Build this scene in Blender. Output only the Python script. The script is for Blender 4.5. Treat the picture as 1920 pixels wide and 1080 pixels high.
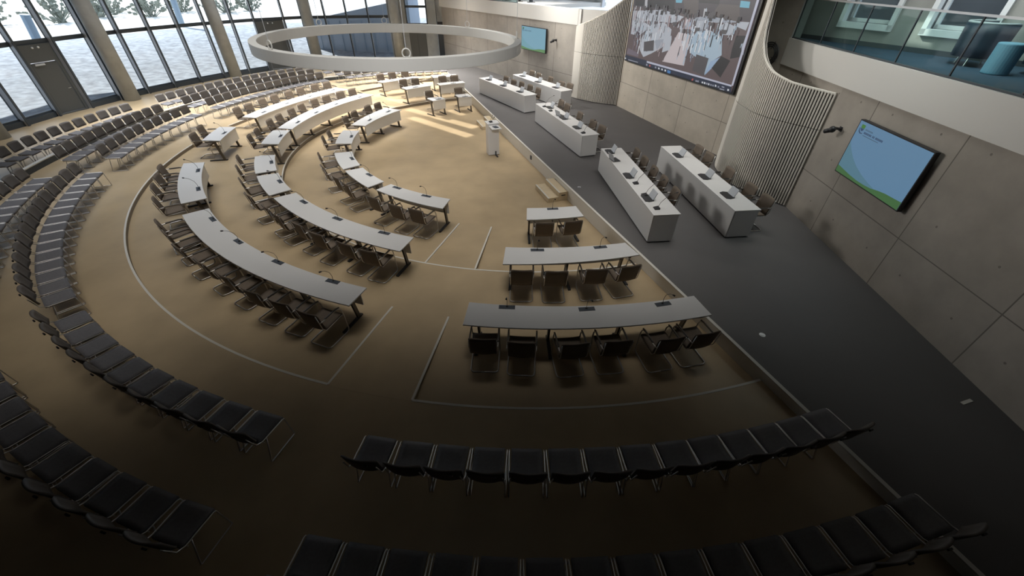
import bpy, bmesh, math, random
from math import sin, cos, pi, radians, tan, atan2, hypot, sqrt
from mathutils import Vector, Matrix
for o in list(bpy.data.objects): bpy.data.objects.remove(o)
sc = bpy.context.scene
col = sc.collection
rnd = random.Random(7)

# ------------------------------------------------------------------ camera
cam_d = bpy.data.cameras.new('camera'); cam = bpy.data.objects.new('camera', cam_d); col.objects.link(cam)
PITCH, ROLL = 0.6704935, 0.0065353
cam_d.sensor_width = 36; cam_d.lens = 748.96/1920*36; cam_d.clip_end = 600; cam_d.clip_start = .05
fwd = Vector((0, cos(PITCH), -sin(PITCH))); up0 = Vector((0, sin(PITCH), cos(PITCH))); rt0 = Vector((1, 0, 0))
rt = rt0*cos(ROLL)+up0*sin(ROLL); up = -rt0*sin(ROLL)+up0*cos(ROLL)
m = Matrix((rt, up, -fwd)).transposed().to_4x4(); m.translation = Vector((0, 0, 5.73))
cam.matrix_world = m
sc.camera = cam
# ------------------------------------------------------------------ view, world, sun, added fill lamps
sc.view_settings.view_transform = 'Standard'; sc.view_settings.look = 'None'
sc.view_settings.gamma = 1; sc.view_settings.use_curve_mapping = False
sc.view_settings.exposure = 0.0
w = bpy.data.worlds.new('world'); sc.world = w; w.use_nodes = True
bg = w.node_tree.nodes['Background']; bg.inputs[0].default_value = (.72, .84, 1, 1); bg.inputs[1].default_value = .55
E_ = [1.37, 7.5, 600, 480, 160, 620, 1050, 138, 22, 125, 350, 42, 42, 7600, 46, 150, 7400, 44, 4200]
SUN_EL = radians(38); SUN = Vector((.777, -.629, -tan(SUN_EL))).normalized()
def lamp(kind, name, loc, aim, energy, color=(1, 1, 1), **kw):
    d = bpy.data.lights.new(name, kind); d.energy = energy; d.color = color
    for k, v in kw.items(): setattr(d, k, v)
    o = bpy.data.objects.new(name, d); col.objects.link(o); o.location = loc
    o.rotation_euler = Vector(aim).to_track_quat('-Z', 'Y').to_euler()
    return o
H = 8.5
# name, kind, location, aim, power, colour, options
def FILL(w_, sp): return dict(shape='RECTANGLE', size=w_, size_y=w_, spread=radians(sp))
WA = (1, .97, .92)
LAMPS = [  # all but the sun are unseen lights added to grade brightness
 ('sun', 'SUN', (-30, 30, 30), SUN, E_[1], (1, .95, .86), dict(angle=radians(.6))),
 ('fill_ceiling', 'AREA', (-17, 21, H-.08), (0, 0, -1), E_[2], (.93, .96, 1), FILL(5, 75)),  # unseen area lights added over the far half
 ('fill_ceiling', 'AREA', (-15, 28, H-.08), (0, 0, -1), E_[3], (.93, .96, 1), FILL(5, 75)),
 ('fill_ceiling', 'AREA', (-12.5, 14, H-.08), (0, 0, -1), E_[4], (.93, .96, 1), FILL(7, 66)),
 ('fill_ceiling', 'AREA', (-9, 21, H-.08), (0, 0, -1), E_[5], WA, FILL(5, 70)),
 ('fill_ceiling', 'AREA', (-7, 29, H-.08), (0, 0, -1), E_[6], WA, FILL(5, 75)),
 ('fill_ceiling', 'AREA', (-4.5, 13, H-.08), (0, 0, -1), E_[7], WA, FILL(7, 60)),
 ('fill_ceiling', 'AREA', (-8.5, 6.6, H-.08), (0, 0, -1), E_[8], WA, FILL(5, 40)),
 ('fill_ceiling', 'AREA', (0, 18, H-.08), (0, 0, -1), E_[9], WA, FILL(5, 70)),
 ('fill_ceiling', 'AREA', (0, 25.5, H-.08), (0, 0, -1), E_[10], WA, FILL(5, 75)),
 ('fill_ceiling', 'AREA', (5.2, 12, H-.08), (0, 0, -1), E_[11], WA, FILL(3, 70)),
 ('fill_ceiling', 'AREA', (1.2, 8.6, H-.08), (0, 0, -1), E_[12], WA, FILL(5.5, 36)),
 ('fill_spot_side', 'SPOT', (-11, 17, 8.2), (19, -7, -2.2), E_[13], WA, dict(spot_size=radians(54), spot_blend=1.0, shadow_soft_size=2.2)),  # added spot, brightens the right wall and parapet
 ('fill_ceiling', 'AREA', (-11.5, 9.5, H-.08), (0, 0, -1), E_[14], (.93, .96, 1), FILL(7, 50)),
 ('fill_gallery', 'AREA', (9.2, 9.5, 8.3), (.35, .15, -1), E_[15], (.92, 1, .98), dict(shape='RECTANGLE', size=1.6, size_y=7, spread=radians(120))),  # added light that lifts the gallery interior
 ('fill_spot_side', 'SPOT', (-6, 24, 8.2), (14, -4, -3.5), E_[16], WA, dict(spot_size=radians(70), spot_blend=1.0, shadow_soft_size=.6)),  # second added side spot
 ('fill_ceiling', 'AREA', (-5, 8.8, H-.08), (0, 0, -1), E_[17], WA, FILL(6, 38)),
 ('fill_spot_by_camera', 'SPOT', (-1, 1, 8.2), (-.12, 1, -.20), E_[18], (1, .98, .96), dict(spot_size=radians(66), spot_blend=1.0, shadow_soft_size=.8)),  # added spot near the camera, brightens the upper part of the view
]
bg.inputs[1].default_value = E_[0]
for n_, k_, l_, a_, e_, c_, o_ in LAMPS:
    if e_ > 0: lamp(k_, n_, l_, a_, e_, c_, **o_)

# ------------------------------------------------------------------ materials
MT = {}
def mat(name, rgb, rough=.6, metal=0, spec=.5, noise=None, emit=None, alpha=None):
    m = bpy.data.materials.new(name); m.use_nodes = True
    nt = m.node_tree; b = nt.nodes['Principled BSDF']
    b.inputs['Base Color'].default_value = (*rgb, 1); b.inputs['Roughness'].default_value = rough
    b.inputs['Metallic'].default_value = metal; b.inputs['Specular IOR Level'].default_value = spec
    if emit:
        b.inputs['Emission Color'].default_value = (*emit[0], 1); b.inputs['Emission Strength'].default_value = emit[1]
    if noise:
        scale, amt = noise[0], noise[1]
        tc = nt.nodes.new('ShaderNodeTexCoord'); n = nt.nodes.new('ShaderNodeTexNoise'); n.inputs['Scale'].default_value = scale
        n.inputs['Detail'].default_value = 5
        mp = nt.nodes.new('ShaderNodeMapping')
        if len(noise) > 2: mp.inputs['Scale'].default_value = noise[2]
        nt.links.new(tc.outputs['Object'], mp.inputs[0]); nt.links.new(mp.outputs[0], n.inputs['Vector'])
        r = nt.nodes.new('ShaderNodeValToRGB')
        r.color_ramp.elements[0].position = .3; r.color_ramp.elements[1].position = .7
        r.color_ramp.elements[0].color = (*[max(0, c*(1-amt)) for c in rgb], 1); r.color_ramp.elements[1].color = (*[min(1, c*(1+amt)) for c in rgb], 1)
        nt.links.new(n.outputs['Fac'], r.inputs[0]); nt.links.new(r.outputs[0], b.inputs['Base Color'])
    MT[name] = m
    return m
mat('wood', (.41, .312, .19), .40, noise=(1.1, .10, (1, 1, 1)))
mat('stage_lino', (.105, .100, .099), .6, noise=(.6, .08))
mat('riser_shade', (.20, .165, .125), .5)  # wooden faces in shade; the darkness is put into this colour
mat('edge', (.62, .60, .55), .4)
mat('cream', (.74, .715, .66), .45)
mat('white_band', (.72, .70, .66), .32)
mat('desk_white', (.65, .645, .64), .35)
mat('counter_white', (.70, .69, .68), .35)
mat('desk_panel', (.72, .705, .67), .5)
mat('brown_mesh', (.14, .108, .08), .75, noise=(60, .15))
mat('grey_shell', (.105, .09, .078), .6)
mat('grey_fabric', (.125, .12, .125), .65, noise=(40, .1))
mat('chrome', (.62, .60, .58), .28, metal=1)
mat('dark_tube', (.12, .11, .10), .35, metal=.8)
mat('black', (.018, .018, .02), .45)
mat('dark_plate', (.045, .055, .07), .45)
mat('col_concrete', (.36, .375, .375), .75, noise=(2.5, .1))
mat('dark_frame', (.045, .055, .065), .45)
mat('door_grey', (.085, .09, .09), .5)
mat('fin_grey', (.50, .52, .55), .4)
mat('ring_white', (.58, .575, .55), .4)
mat('slat', (.72, .68, .61), .55)
mat('slat_gap', (.045, .038, .033), .9)
mat('ceiling_grey', (.10, .10, .10), .8)
mat('dark_wall', (.015, .015, .015), .9)
mat('carpet_blue', (.035, .07, .115), .8)
mat('gallery_concrete', (.33, .33, .31), .8, noise=(1.5, .12))
mat('window_white', (.78, .80, .82), .4)
mat('navy', (.03, .045, .07), .5)
mat('light_blue', (.18, .38, .52), .5)
mat('gravel_shade_tint', (.34, .37, .42), .95, noise=(2.2, .30))  # bluish shade of the near ground is put into this colour
mat('ground_sun_tint', (.70, .69, .66), .95, noise=(.12, .2))  # sunlit brightness of the far ground is put into this colour
mat('annex', (.40, .44, .50), .8, noise=(.8, .06))
mat('pole_blue', (.28, .36, .44), .6)
mat('shrub', (.26, .28, .24), .9)
mat('step_wood', (.60, .49, .33), .5, noise=(3, .06))
mat('facade_pale', (.85, .85, .87), .8)
def concrete(name, rgb, x0, dx, zs, holes=True):
    """board-formed concrete: local x runs along the wall, z is height"""
    m = bpy.data.materials.new(name); m.use_nodes = True; nt = m.node_tree; b = nt.nodes['Principled BSDF']
    b.inputs['Roughness'].default_value = .8
    N = nt.nodes.new; L = nt.links.new
    tc = N('ShaderNodeTexCoord'); sp = N('ShaderNodeSeparateXYZ'); L(tc.outputs['Object'], sp.inputs[0])
    def mth(op, a, bb=None, c=None):
        n = N('ShaderNodeMath'); n.operation = op
        for i, v in enumerate((a, bb, c)):
            if v is None: continue
            if isinstance(v, (int, float)): n.inputs[i].default_value = v
            else: L(v, n.inputs[i])
        return n.outputs[0]
    u = mth('SUBTRACT', sp.outputs[0], x0); u = mth('DIVIDE', u, dx); fr = mth('FRACT', u)
    du = mth('MULTIPLY', mth('ABSOLUTE', mth('SUBTRACT', fr, .5)), dx)      # distance from the panel's middle
    jm = mth('GREATER_THAN', du, dx/2-.011)
    for z in zs:
        d = mth('ABSOLUTE', mth('SUBTRACT', sp.outputs[2], z)); jm = mth('MAXIMUM', jm, mth('LESS_THAN', d, .010))
    if holes:
        a = mth('SUBTRACT', du, dx*.277)
        for z in (1.02, 2.12, 3.45, 4.6):
            dz = mth('SUBTRACT', sp.outputs[2], z)
            dd = mth('ADD', mth('MULTIPLY', a, a), mth('MULTIPLY', dz, dz))
            jm = mth('MAXIMUM', jm, mth('MULTIPLY', mth('LESS_THAN', dd, .00045), .8))
    n1 = N('ShaderNodeTexNoise'); n1.inputs['Scale'].default_value = .8; n1.inputs['Detail'].default_value = 7; n1.inputs['Roughness'].default_value = .62
    L(tc.outputs['Object'], n1.inputs['Vector'])
    rp = N('ShaderNodeValToRGB'); e = rp.color_ramp.elements
    e[0].position = .32; e[1].position = .68; e[0].color = (*[c*.82 for c in rgb], 1); e[1].color = (*[min(1, c*1.12) for c in rgb], 1)
    L(n1.outputs['Fac'], rp.inputs[0])
    pid = N('ShaderNodeTexWhiteNoise'); pid.noise_dimensions = '1D'; L(mth('FLOOR', u), pid.inputs['W'])
    mx0 = N('ShaderNodeMix'); mx0.data_type = 'RGBA'; mx0.blend_type = 'MULTIPLY'; mx0.inputs[0].default_value = 1
    g = mth('ADD', mth('MULTIPLY', pid.outputs[0], .12), .92)
    cb = N('ShaderNodeCombineXYZ'); [L(g, cb.inputs[i]) for i in range(3)]
    L(rp.outputs[0], mx0.inputs[6]); L(cb.outputs[0], mx0.inputs[7])
    mx = N('ShaderNodeMix'); mx.data_type = 'RGBA'; L(jm, mx.inputs[0]); L(mx0.outputs[2], mx.inputs[6]); mx.inputs[7].default_value = (*[c*.42 for c in rgb], 1)
    L(mx.outputs[2], b.inputs['Base Color'])
    MT[name] = m
    return m
def glass(name, tint, refl):
    m = bpy.data.materials.new(name); m.use_nodes = True; nt = m.node_tree
    nt.nodes.remove(nt.nodes['Principled BSDF']); out = nt.nodes['Material Output']
    t = nt.nodes.new('ShaderNodeBsdfTransparent'); t.inputs[0].default_value = (*tint, 1)
    g = nt.nodes.new('ShaderNodeBsdfGlossy'); g.inputs['Roughness'].default_value = .03
    f = nt.nodes.new('ShaderNodeFresnel'); f.inputs[0].default_value = 1.4
    mu = nt.nodes.new('ShaderNodeMath'); mu.operation = 'MULTIPLY'; mu.inputs[1].default_value = refl
    ge = nt.nodes.new('ShaderNodeNewGeometry'); iv = nt.nodes.new('ShaderNodeMath'); iv.operation = 'SUBTRACT'; iv.inputs[0].default_value = 1   # only the outer face of a pane reflects
    nt.links.new(ge.outputs['Backfacing'], iv.inputs[1]); m2 = nt.nodes.new('ShaderNodeMath'); m2.operation = 'MULTIPLY'
    nt.links.new(f.outputs[0], m2.inputs[0]); nt.links.new(iv.outputs[0], m2.inputs[1]); nt.links.new(m2.outputs[0], mu.inputs[0])
    mx = nt.nodes.new('ShaderNodeMixShader'); nt.links.new(mu.outputs[0], mx.inputs[0]); nt.links.new(t.outputs[0], mx.inputs[1]); nt.links.new(g.outputs[0], mx.inputs[2])
    nt.links.new(mx.outputs[0], out.inputs[0]); MT[name] = m
glass('glass', (.93, .96, .98), .9); glass('rail_glass', (.80, .90, .88), 1.0)
def flat_emit(name, rgb, s=1.0):
    mat(name, (.01, .01, .01), .4, emit=(rgb, s))

# ------------------------------------------------------------------ mesh helpers
class MB:
    def __init__(s): s.v = []; s.f = []; s.mi = []; s.cur = 0
    def add(s, vs, fs):
        o = len(s.v); s.v += [tuple(x) for x in vs]; s.f += [tuple(i+o for i in f) for f in fs]; s.mi += [s.cur]*len(fs); return s
    def box(s, c, d, rz=0, rx=0):
        R = Matrix.Rotation(rz, 3, 'Z') @ Matrix.Rotation(rx, 3, 'X'); c = Vector(c); h = Vector(d)/2
        vs = [c+R@Vector((sx*h.x, sy*h.y, sz*h.z)) for sz in (-1, 1) for sx, sy in ((-1, -1), (1, -1), (1, 1), (-1, 1))]
        return s.add(vs, [(3, 2, 1, 0), (4, 5, 6, 7), (0, 1, 5, 4), (1, 2, 6, 5), (2, 3, 7, 6), (3, 0, 4, 7)])
    def bbox(s, a, b): return s.box([(a[i]+b[i])/2 for i in range(3)], [abs(b[i]-a[i]) for i in range(3)])
    def prism(s, poly, z0, z1):
        """poly ccw list of xy (z1 may be a list per vertex)"""
        n = len(poly); z0l = z0 if isinstance(z0, (list, tuple)) else [z0]*n; z1l = z1 if isinstance(z1, (list, tuple)) else [z1]*n
        vs = [(p[0], p[1], z0l[i]) for i, p in enumerate(poly)]+[(p[0], p[1], z1l[i]) for i, p in enumerate(poly)]
        fs = [tuple(range(n-1, -1, -1)), tuple(range(n, 2*n))]+[(i, (i+1) % n, n+(i+1) % n, n+i) for i in range(n)]
        return s.add(vs, fs)
    def strip(s, A, B, zb, zt):
        """closed band solid between polylines A and B (same count); zb/zt numbers or per-point lists"""
        n = len(A); g = lambda z, i: z[i] if isinstance(z, (list, tuple)) else z
        vs = []
        for i in range(n):
            vs += [(A[i][0], A[i][1], g(zb, i)), (B[i][0], B[i][1], g(zb, i)), (B[i][0], B[i][1], g(zt, i)), (A[i][0], A[i][1], g(zt, i))]
        fs = [(3, 2, 1, 0), tuple((n-1)*4+k for k in range(4))]
        for i in range(n-1):
            a = i*4; b = a+4
            for k in range(4): fs.append((a+k, a+(k+1) % 4, b+(k+1) % 4, b+k))
        return s.add(vs, fs)
    def tube(s, pts, r, n=8, closed=False):
        pts = [Vector(p) for p in pts]; N = len(pts); rings = []
        prev = None
        for i, p in enumerate(pts):
            a = pts[i-1] if (i > 0 or closed) else p; b = pts[(i+1) % N] if (i < N-1 or closed) else p
            t = (b-a).normalized()
            if prev is None:
                x = t.orthogonal().normalized()
            else:
                x = (prev-t*prev.dot(t)).normalized()
            prev = x; y = t.cross(x); rr = r[i] if isinstance(r, (list, tuple)) else r
            rings.append([p+(x*cos(2*pi*k/n)+y*sin(2*pi*k/n))*rr for k in range(n)])
        vs = [q for R in rings for q in R]; fs = []
        for i in range(N-1 if not closed else N):
            a = i*n; b = ((i+1) % N)*n
            for k in range(n): fs.append((a+k, a+(k+1) % n, b+(k+1) % n, b+k))
        if not closed: fs += [tuple(range(n-1, -1, -1)), tuple(range((N-1)*n, N*n))]
        return s.add(vs, fs)
    def cyl(s, c, r, z0, z1, n=24, r2=None):
        r2 = r if r2 is None else r2
        vs = [(c[0]+r*cos(2*pi*k/n), c[1]+r*sin(2*pi*k/n), z0) for k in range(n)]+[(c[0]+r2*cos(2*pi*k/n), c[1]+r2*sin(2*pi*k/n), z1) for k in range(n)]
        return s.add(vs, [tuple(range(n-1, -1, -1)), tuple(range(n, 2*n))]+[(k, (k+1) % n, n+(k+1) % n, n+k) for k in range(n)])
    def sphere(s, c, r, n=10, sc_=(1, 1, 1)):
        vs = []; fs = []; c = Vector(c)
        for i in range(n+1):
            t = pi*i/n
            for k in range(n*2):
                a = pi*k/n; vs.append(c+Vector((sin(t)*cos(a)*r*sc_[0], sin(t)*sin(a)*r*sc_[1], cos(t)*r*sc_[2])))
        for i in range(n):
            for k in range(n*2): fs.append((i*2*n+k, (i+1)*2*n+k, (i+1)*2*n+(k+1) % (2*n), i*2*n+(k+1) % (2*n)))
        return s.add(vs, fs)
    def sheet(s, grid, th):
        """grid[i][j] points -> closed thin shell of thickness th along local normals"""
        a = len(grid); b = len(grid[0]); P = [[Vector(q) for q in r] for r in grid]; top = []; bot = []
        for i in range(a):
            for j in range(b):
                du = P[min(i+1, a-1)][j]-P[max(i-1, 0)][j]; dv = P[i][min(j+1, b-1)]-P[i][max(j-1, 0)]
                n = du.cross(dv).normalized(); top.append(P[i][j]+n*th/2); bot.append(P[i][j]-n*th/2)
        M_ = a*b; fs = []
        for i in range(a-1):
            for j in range(b-1):
                q = (i*b+j, (i+1)*b+j, (i+1)*b+j+1, i*b+j+1); fs.append(q); fs.append(tuple(M_+k for k in reversed(q)))
        for i in range(a-1):
            for j0, rev in ((0, 0), (b-1, 1)):
                q = (i*b+j0, M_+i*b+j0, M_+(i+1)*b+j0, (i+1)*b+j0); fs.append(q if not rev else tuple(reversed(q)))
        for j in range(b-1):
            for i0, rev in ((0, 1), (a-1, 0)):
                q = (i0*b+j, M_+i0*b+j, M_+i0*b+j+1, i0*b+j+1); fs.append(q if not rev else tuple(reversed(q)))
        return s.add(top+bot, fs)
    def build(s, name, material, parent=None, smooth=False, bevel=0, **props):
        me = bpy.data.meshes.new(name); me.from_pydata(s.v, [], s.f)
        ms = material if isinstance(material, (list, tuple)) else [material]
        for k in ms: me.materials.append(MT[k])
        for p, i in zip(me.polygons, s.mi): p.material_index = i
        bm = bmesh.new(); bm.from_mesh(me); bmesh.ops.recalc_face_normals(bm, faces=bm.faces); bm.to_mesh(me); bm.free()
        if smooth:
            for p in me.polygons: p.use_smooth = True
        o = bpy.data.objects.new(name, me); col.objects.link(o)
        if parent: o.parent = parent
        if bevel:
            b = o.modifiers.new('bevel', 'BEVEL'); b.width = bevel; b.segments = 2; b.limit_method = 'ANGLE'
        if smooth:
            try: me.shade_smooth_by_angle = None
            except Exception: pass
        for k, v in props.items(): o[k] = v
        return o
def empty(name, loc, rz, label, cat, group=None):
    o = bpy.data.objects.new(name, None); col.objects.link(o); o.location = loc; o.rotation_euler = (0, 0, rz)
    o.empty_display_size = .2; o['label'] = label; o['category'] = cat
    if group: o['group'] = group
    return o
def kids(o): return [c for c in bpy.data.objects if c.parent == o]
def dup(root, loc, rz, label, group=None, tree=None):
    r = root.copy(); col.objects.link(r); r.location = loc; r.rotation_euler = (0, 0, rz); r['label'] = label
    if group: r['group'] = group
    elif 'group' in r: del r['group']
    for ch, gs in tree:
        c = ch.copy(); col.objects.link(c); c.parent = r
        for g in gs:
            d = g.copy(); col.objects.link(d); d.parent = c
    return r
def tree_of(root): return [(c, kids(c)) for c in kids(root)]
S = dict(kind='structure')

# ------------------------------------------------------------------ hall geometry (metres; z=0 is the lowest wooden floor)
C0 = Vector((.31, 17.02))
def pl(r, a): a = radians(a); return (C0.x+r*cos(a), C0.y+r*sin(a))
def lut(tab, a):
    if a >= tab[0][0]: return tab[0][1]
    for (a0, r0), (a1, r1) in zip(tab, tab[1:]):
        if a1 <= a <= a0: t = (a-a0)/(a1-a0); t = t*t*(3-2*t) if len(tab) < 0 else t; return r0+(r1-r0)*t
    return tab[-1][1]
T1, T3, ST = .13, .24, .43
LIP = [(-70, 13.2), (-165, 13.17), (-186, 13.15), (-205, 12.85), (-222, 12.46), (-232, 12.55), (-242, 12.8), (-252, 12.9)]
LIP2 = [(-70, 9.36), (-107, 9.31), (-154, 9.12), (-186, 9.0), (-198, 8.73), (-222, 8.2), (-240, 8.06), (-252, 7.9)]
KERB = [(-70, 17.2), (-195, 17.15), (-203, 17.0), (-212, 16.75), (-221, 16.25), (-226, 15.95), (-240, 15.3), (-252, 14.8)]
ROWA = [(-70, 14.38), (-214, 14.38), (-222, 14.05), (-230, 13.65), (-247, 12.78), (-252, 12.6)]
def arc(tab, a0, a1, step=1.5, off=0):
    n = max(2, int(abs(a1-a0)/step)+1)
    out = []
    for i in range(n+1):
        a = a0+(a1-a0)*i/n; r = (lut(tab, a) if isinstance(tab, list) else tab)+off; out.append(pl(r, a))
    return out
# ------------------------------------------------------------------ room shell
FLP = [(8.6, -6.6), (8.6, 15), (5.5, 22), (-3, 34), (-5.2, 35.9), (-9.35, 35.85), (-13.74, 35.1), (-15.24, 34.6), (-16.3, 33.8), (-17.75, 32.5), (-19.6, 29.9), (-21.0, 27.0), (-22.0, 23.9), (-22.7, 20.7), (-22.75, 19.1), (-23.1, 16.7), (-22.7, 14.2), (-12, -6.6)]
MB().prism(FLP, -.3, 0).build('floor', 'wood', **S)
MB().strip(arc(LIP2, -71, -251), arc(LIP, -71, -251, off=.3), -.02, T1).build('floor_middle_tier', 'wood', **S)
MB().strip(arc(LIP, -71, -251), arc(KERB, -71, -251), -.02, T3).build('floor_upper_tier', 'wood', **S)
# aisle ramps
def ramp(a0, a1, r0, r1, z0, z1, name):
    A = arc(r0, a0, a1); B = arc(r1, a0, a1); n = len(A); vs = []
    for i in range(n): vs += [(*A[i], -.01), (*B[i], -.01), (*B[i], z1), (*A[i], z0)]
    fs = [(3, 2, 1, 0), tuple((n-1)*4+k for k in range(4))]
    for i in range(n-1):
        a = i*4; b = a+4
        for k in range(4): fs.append((a+k, a+(k+1) % 4, b+(k+1) % 4, b+k))
    mb = MB().add(vs, fs); mb.build(name, 'wood', **S)
ramp(-105, -98.4, 11.03, 13.22, T1+.003, T3+.002, 'floor_ramp_outer')
ramp(-105, -97.4, 7.05, 9.35, .003, T1+.002, 'floor_ramp_inner')
ramp(-186.3, -175.6, 11.1, 13.2, T1+.003, T3+.002, 'floor_ramp_side')
ramp(-222, -214.5, 10.4, 12.7, T1+.003, T3+.002, 'floor_ramp_far')
# light metal nosings and risers with their shade painted dark along the tier edges
k = 0
def nosing(tab, a0, a1, zt, zb, riser_shade=True):
    global k; k += 1
    o = MB(); o.strip(arc(tab, a0, a1, off=-.012), arc(tab, a0, a1, off=.03), zt-.012, zt+.005)
    if riser_shade: o.cur = 1; o.strip(arc(tab, a0, a1, off=-.008), arc(tab, a0, a1, off=.002), zb, zt-.012)
    o.build('trim_%d' % k, ['edge', 'riser_shade'], **S)
nosing(LIP, -71.5, -98.4, T3, T1); nosing(LIP, -105, -175.6, T3, T1); nosing(LIP, -186.3, -214.5, T3, T1); nosing(LIP, -222, -250, T3, T1)
nosing(LIP2, -71.5, -97.4, T1, 0); nosing(LIP2, -97.4, -105, T1, T1-.03, False); nosing(LIP2, -105, -250.5, T1, 0)
def seg_trim(a, r0, r1, z0, z1, low):
    global k; k += 1
    p0 = Vector((*pl(r0, a), 0)); p1 = Vector((*pl(r1, a), 0)); d = (p1-p0).normalized(); n = Vector((-d.y, d.x, 0))*.02
    o = MB(); vs = [p0-n, p1-n, p1+n, p0+n]
    zt = [z0, z1, z1, z0]
    o.prism([(v.x, v.y) for v in vs], [z-.012 for z in zt], [z+.006 for z in zt]); o.build('trim_%d' % k, 'edge', **S)
seg_trim(-105, 11.0, 13.2, T1+.003, T3, T1); seg_trim(-98.4, 11.05, 13.2, T1+.003, T3, T1)
seg_trim(-105.2, 7.05, 9.3, .003, T1, 0); seg_trim(-97.4, 7.05, 9.3, .003, T1, 0)
# dark kerb with a pale cap round the outer tier
o = MB(); o.strip(arc(KERB, -71.5, -251), arc(KERB, -71.5, -251, off=.12), 0, .42); o.cur = 1
o.strip(arc(KERB, -71.5, -251, off=-.01), arc(KERB, -71.5, -251, off=.13), .42, .45); o.build('trim_kerb', ['dark_frame', 'edge'], **S)
# stage
def sx(y): return 5.845-.3437*y
FARC = (-5.31, 35.57)
nw = lambda y: 7.9-.0424*(10.5-y)
stage = [(sx(-4), -4), (nw(-4)+.1, -4), (8.0, 10.5), (8.13, 13.6), (7.63, 14.8), (5.3, 21.7), (3.3, 23.4), (0, 28.05), (-3.3, 32.95), (-5.25, 35.6), (sx(35.6), 35.6)]
MB().prism(stage, -.02, ST).build('floor_stage', 'stage_lino', **S)
d = Vector((-.3437, 1)).normalized(); nn = Vector((-d.y, d.x)) # points to the wooden side
o = MB(); A = [(sx(y)+nn.x*.035, y+nn.y*.035) for y in (-4, 35.6)]; B = [(sx(y), y) for y in (-4, 35.6)]
o.strip(A, B, 0, ST-.02); o.cur = 1
A = [(sx(y)+nn.x*.045, y+nn.y*.045) for y in (-4, 35.6)]; B = [(sx(y)-nn.x*.02, y-nn.y*.02) for y in (-4, 35.6)]
o.strip(A, B, ST-.02, ST+.006); o.build('trim_stage_front', ['cream', 'edge'], **S)
for i, y in enumerate((14.9, 12.7)):      # small sockets in the stage front
    p = Vector((sx(y), y))+nn*.045
    o = MB(); o.box((p.x, p.y, .22), (.03, .12, .14), rz=atan2(d.y, d.x)-pi/2); q = o.build('wall_socket', 'dark_plate'); q['label'] = ('small grey socket plate on the white stage front nearer the lectern', 'small grey socket plate on white stage front between lectern and nearer wooden steps')[i]; q['category'] = 'socket'; q['group'] = 'sockets in the stage front'
for i, (p, lb) in enumerate((((2.09, 11.8), 'round metal socket lid in the grey stage floor beside the wooden steps'), ((4.68, 5.32), 'round metal socket lid in the bare dark stage floor near the concrete wall'))):
    o = MB(); o.cyl((0, 0), .055, 0, .006, 20); o.cyl((0, 0), .03, .006, .012, 16); q = o.build('floor_socket', 'chrome'); q.location = (p[0], p[1], ST); q['label'] = lb; q['category'] = 'socket'; q['group'] = 'floor sockets'
q = MB().box((0, 0, .004), (.22, .05, .008), rz=.3).build('floor_label', 'edge'); q.location = (7.2, 3.86, ST); q['label'] = 'short pale strip lying on the dark floor by the concrete wall'; q['category'] = 'strip'

def wall(name, p0, p1, z0, z1, th, material, **kw):
    """vertical slab; local x along it from p0; the visible face is on the line"""
    p0 = Vector(p0); p1 = Vector(p1); L = (p1-p0).length; a = atan2(p1.y-p0.y, p1.x-p0.x)
    o = MB().bbox((0, 0, z0), (L, th, z1)).build(name, material, **S); o.location = (p0.x, p0.y, 0); o.rotation_euler = (0, 0, a); return o
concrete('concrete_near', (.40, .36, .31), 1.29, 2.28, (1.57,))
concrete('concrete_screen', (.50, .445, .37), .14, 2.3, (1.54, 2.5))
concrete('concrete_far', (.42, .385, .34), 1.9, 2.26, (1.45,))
NP0, NP1 = (7.9, 10.5), (7.33, -2.9)
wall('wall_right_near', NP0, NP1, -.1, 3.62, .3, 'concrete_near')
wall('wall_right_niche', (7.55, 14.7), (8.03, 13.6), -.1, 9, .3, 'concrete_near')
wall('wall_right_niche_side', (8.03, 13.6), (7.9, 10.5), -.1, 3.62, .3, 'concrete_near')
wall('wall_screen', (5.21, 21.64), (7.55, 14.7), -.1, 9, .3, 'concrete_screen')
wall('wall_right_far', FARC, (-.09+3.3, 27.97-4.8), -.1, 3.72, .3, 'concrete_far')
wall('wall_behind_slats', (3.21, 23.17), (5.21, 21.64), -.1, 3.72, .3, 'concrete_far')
# parapet bands of the two galleries
def band(name, p0, p1, z0, z1, off):
    p0 = Vector(p0); p1 = Vector(p1); dd = (p1-p0).normalized(); n = Vector((-dd.y, dd.x)); L = (p1-p0).length
    o = MB().bbox((0, -off, z0), (L, .2, z1)).build(name, 'white_band', **S); o.location = (p0.x, p0.y, 0); o.rotation_euler = (0, 0, atan2(dd.y, dd.x)); return o
band('trim_gallery_near', (8.03, 13.62), (7.33, -2.9), 3.60, 4.26, .03)
dF = Vector((-.09+3.44, 27.97-32.84)).normalized()
bf0 = Vector((-3.44, 32.84))-dF*4.55; bf1 = Vector((-3.44, 32.84))+dF*11.8
band('trim_gallery_far', bf0, bf1, 3.68, 4.33, .03)

band('trim_gallery_far_return', (3.1, 23.25), (5.2, 21.66), 3.68, 4.33, .0)
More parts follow.
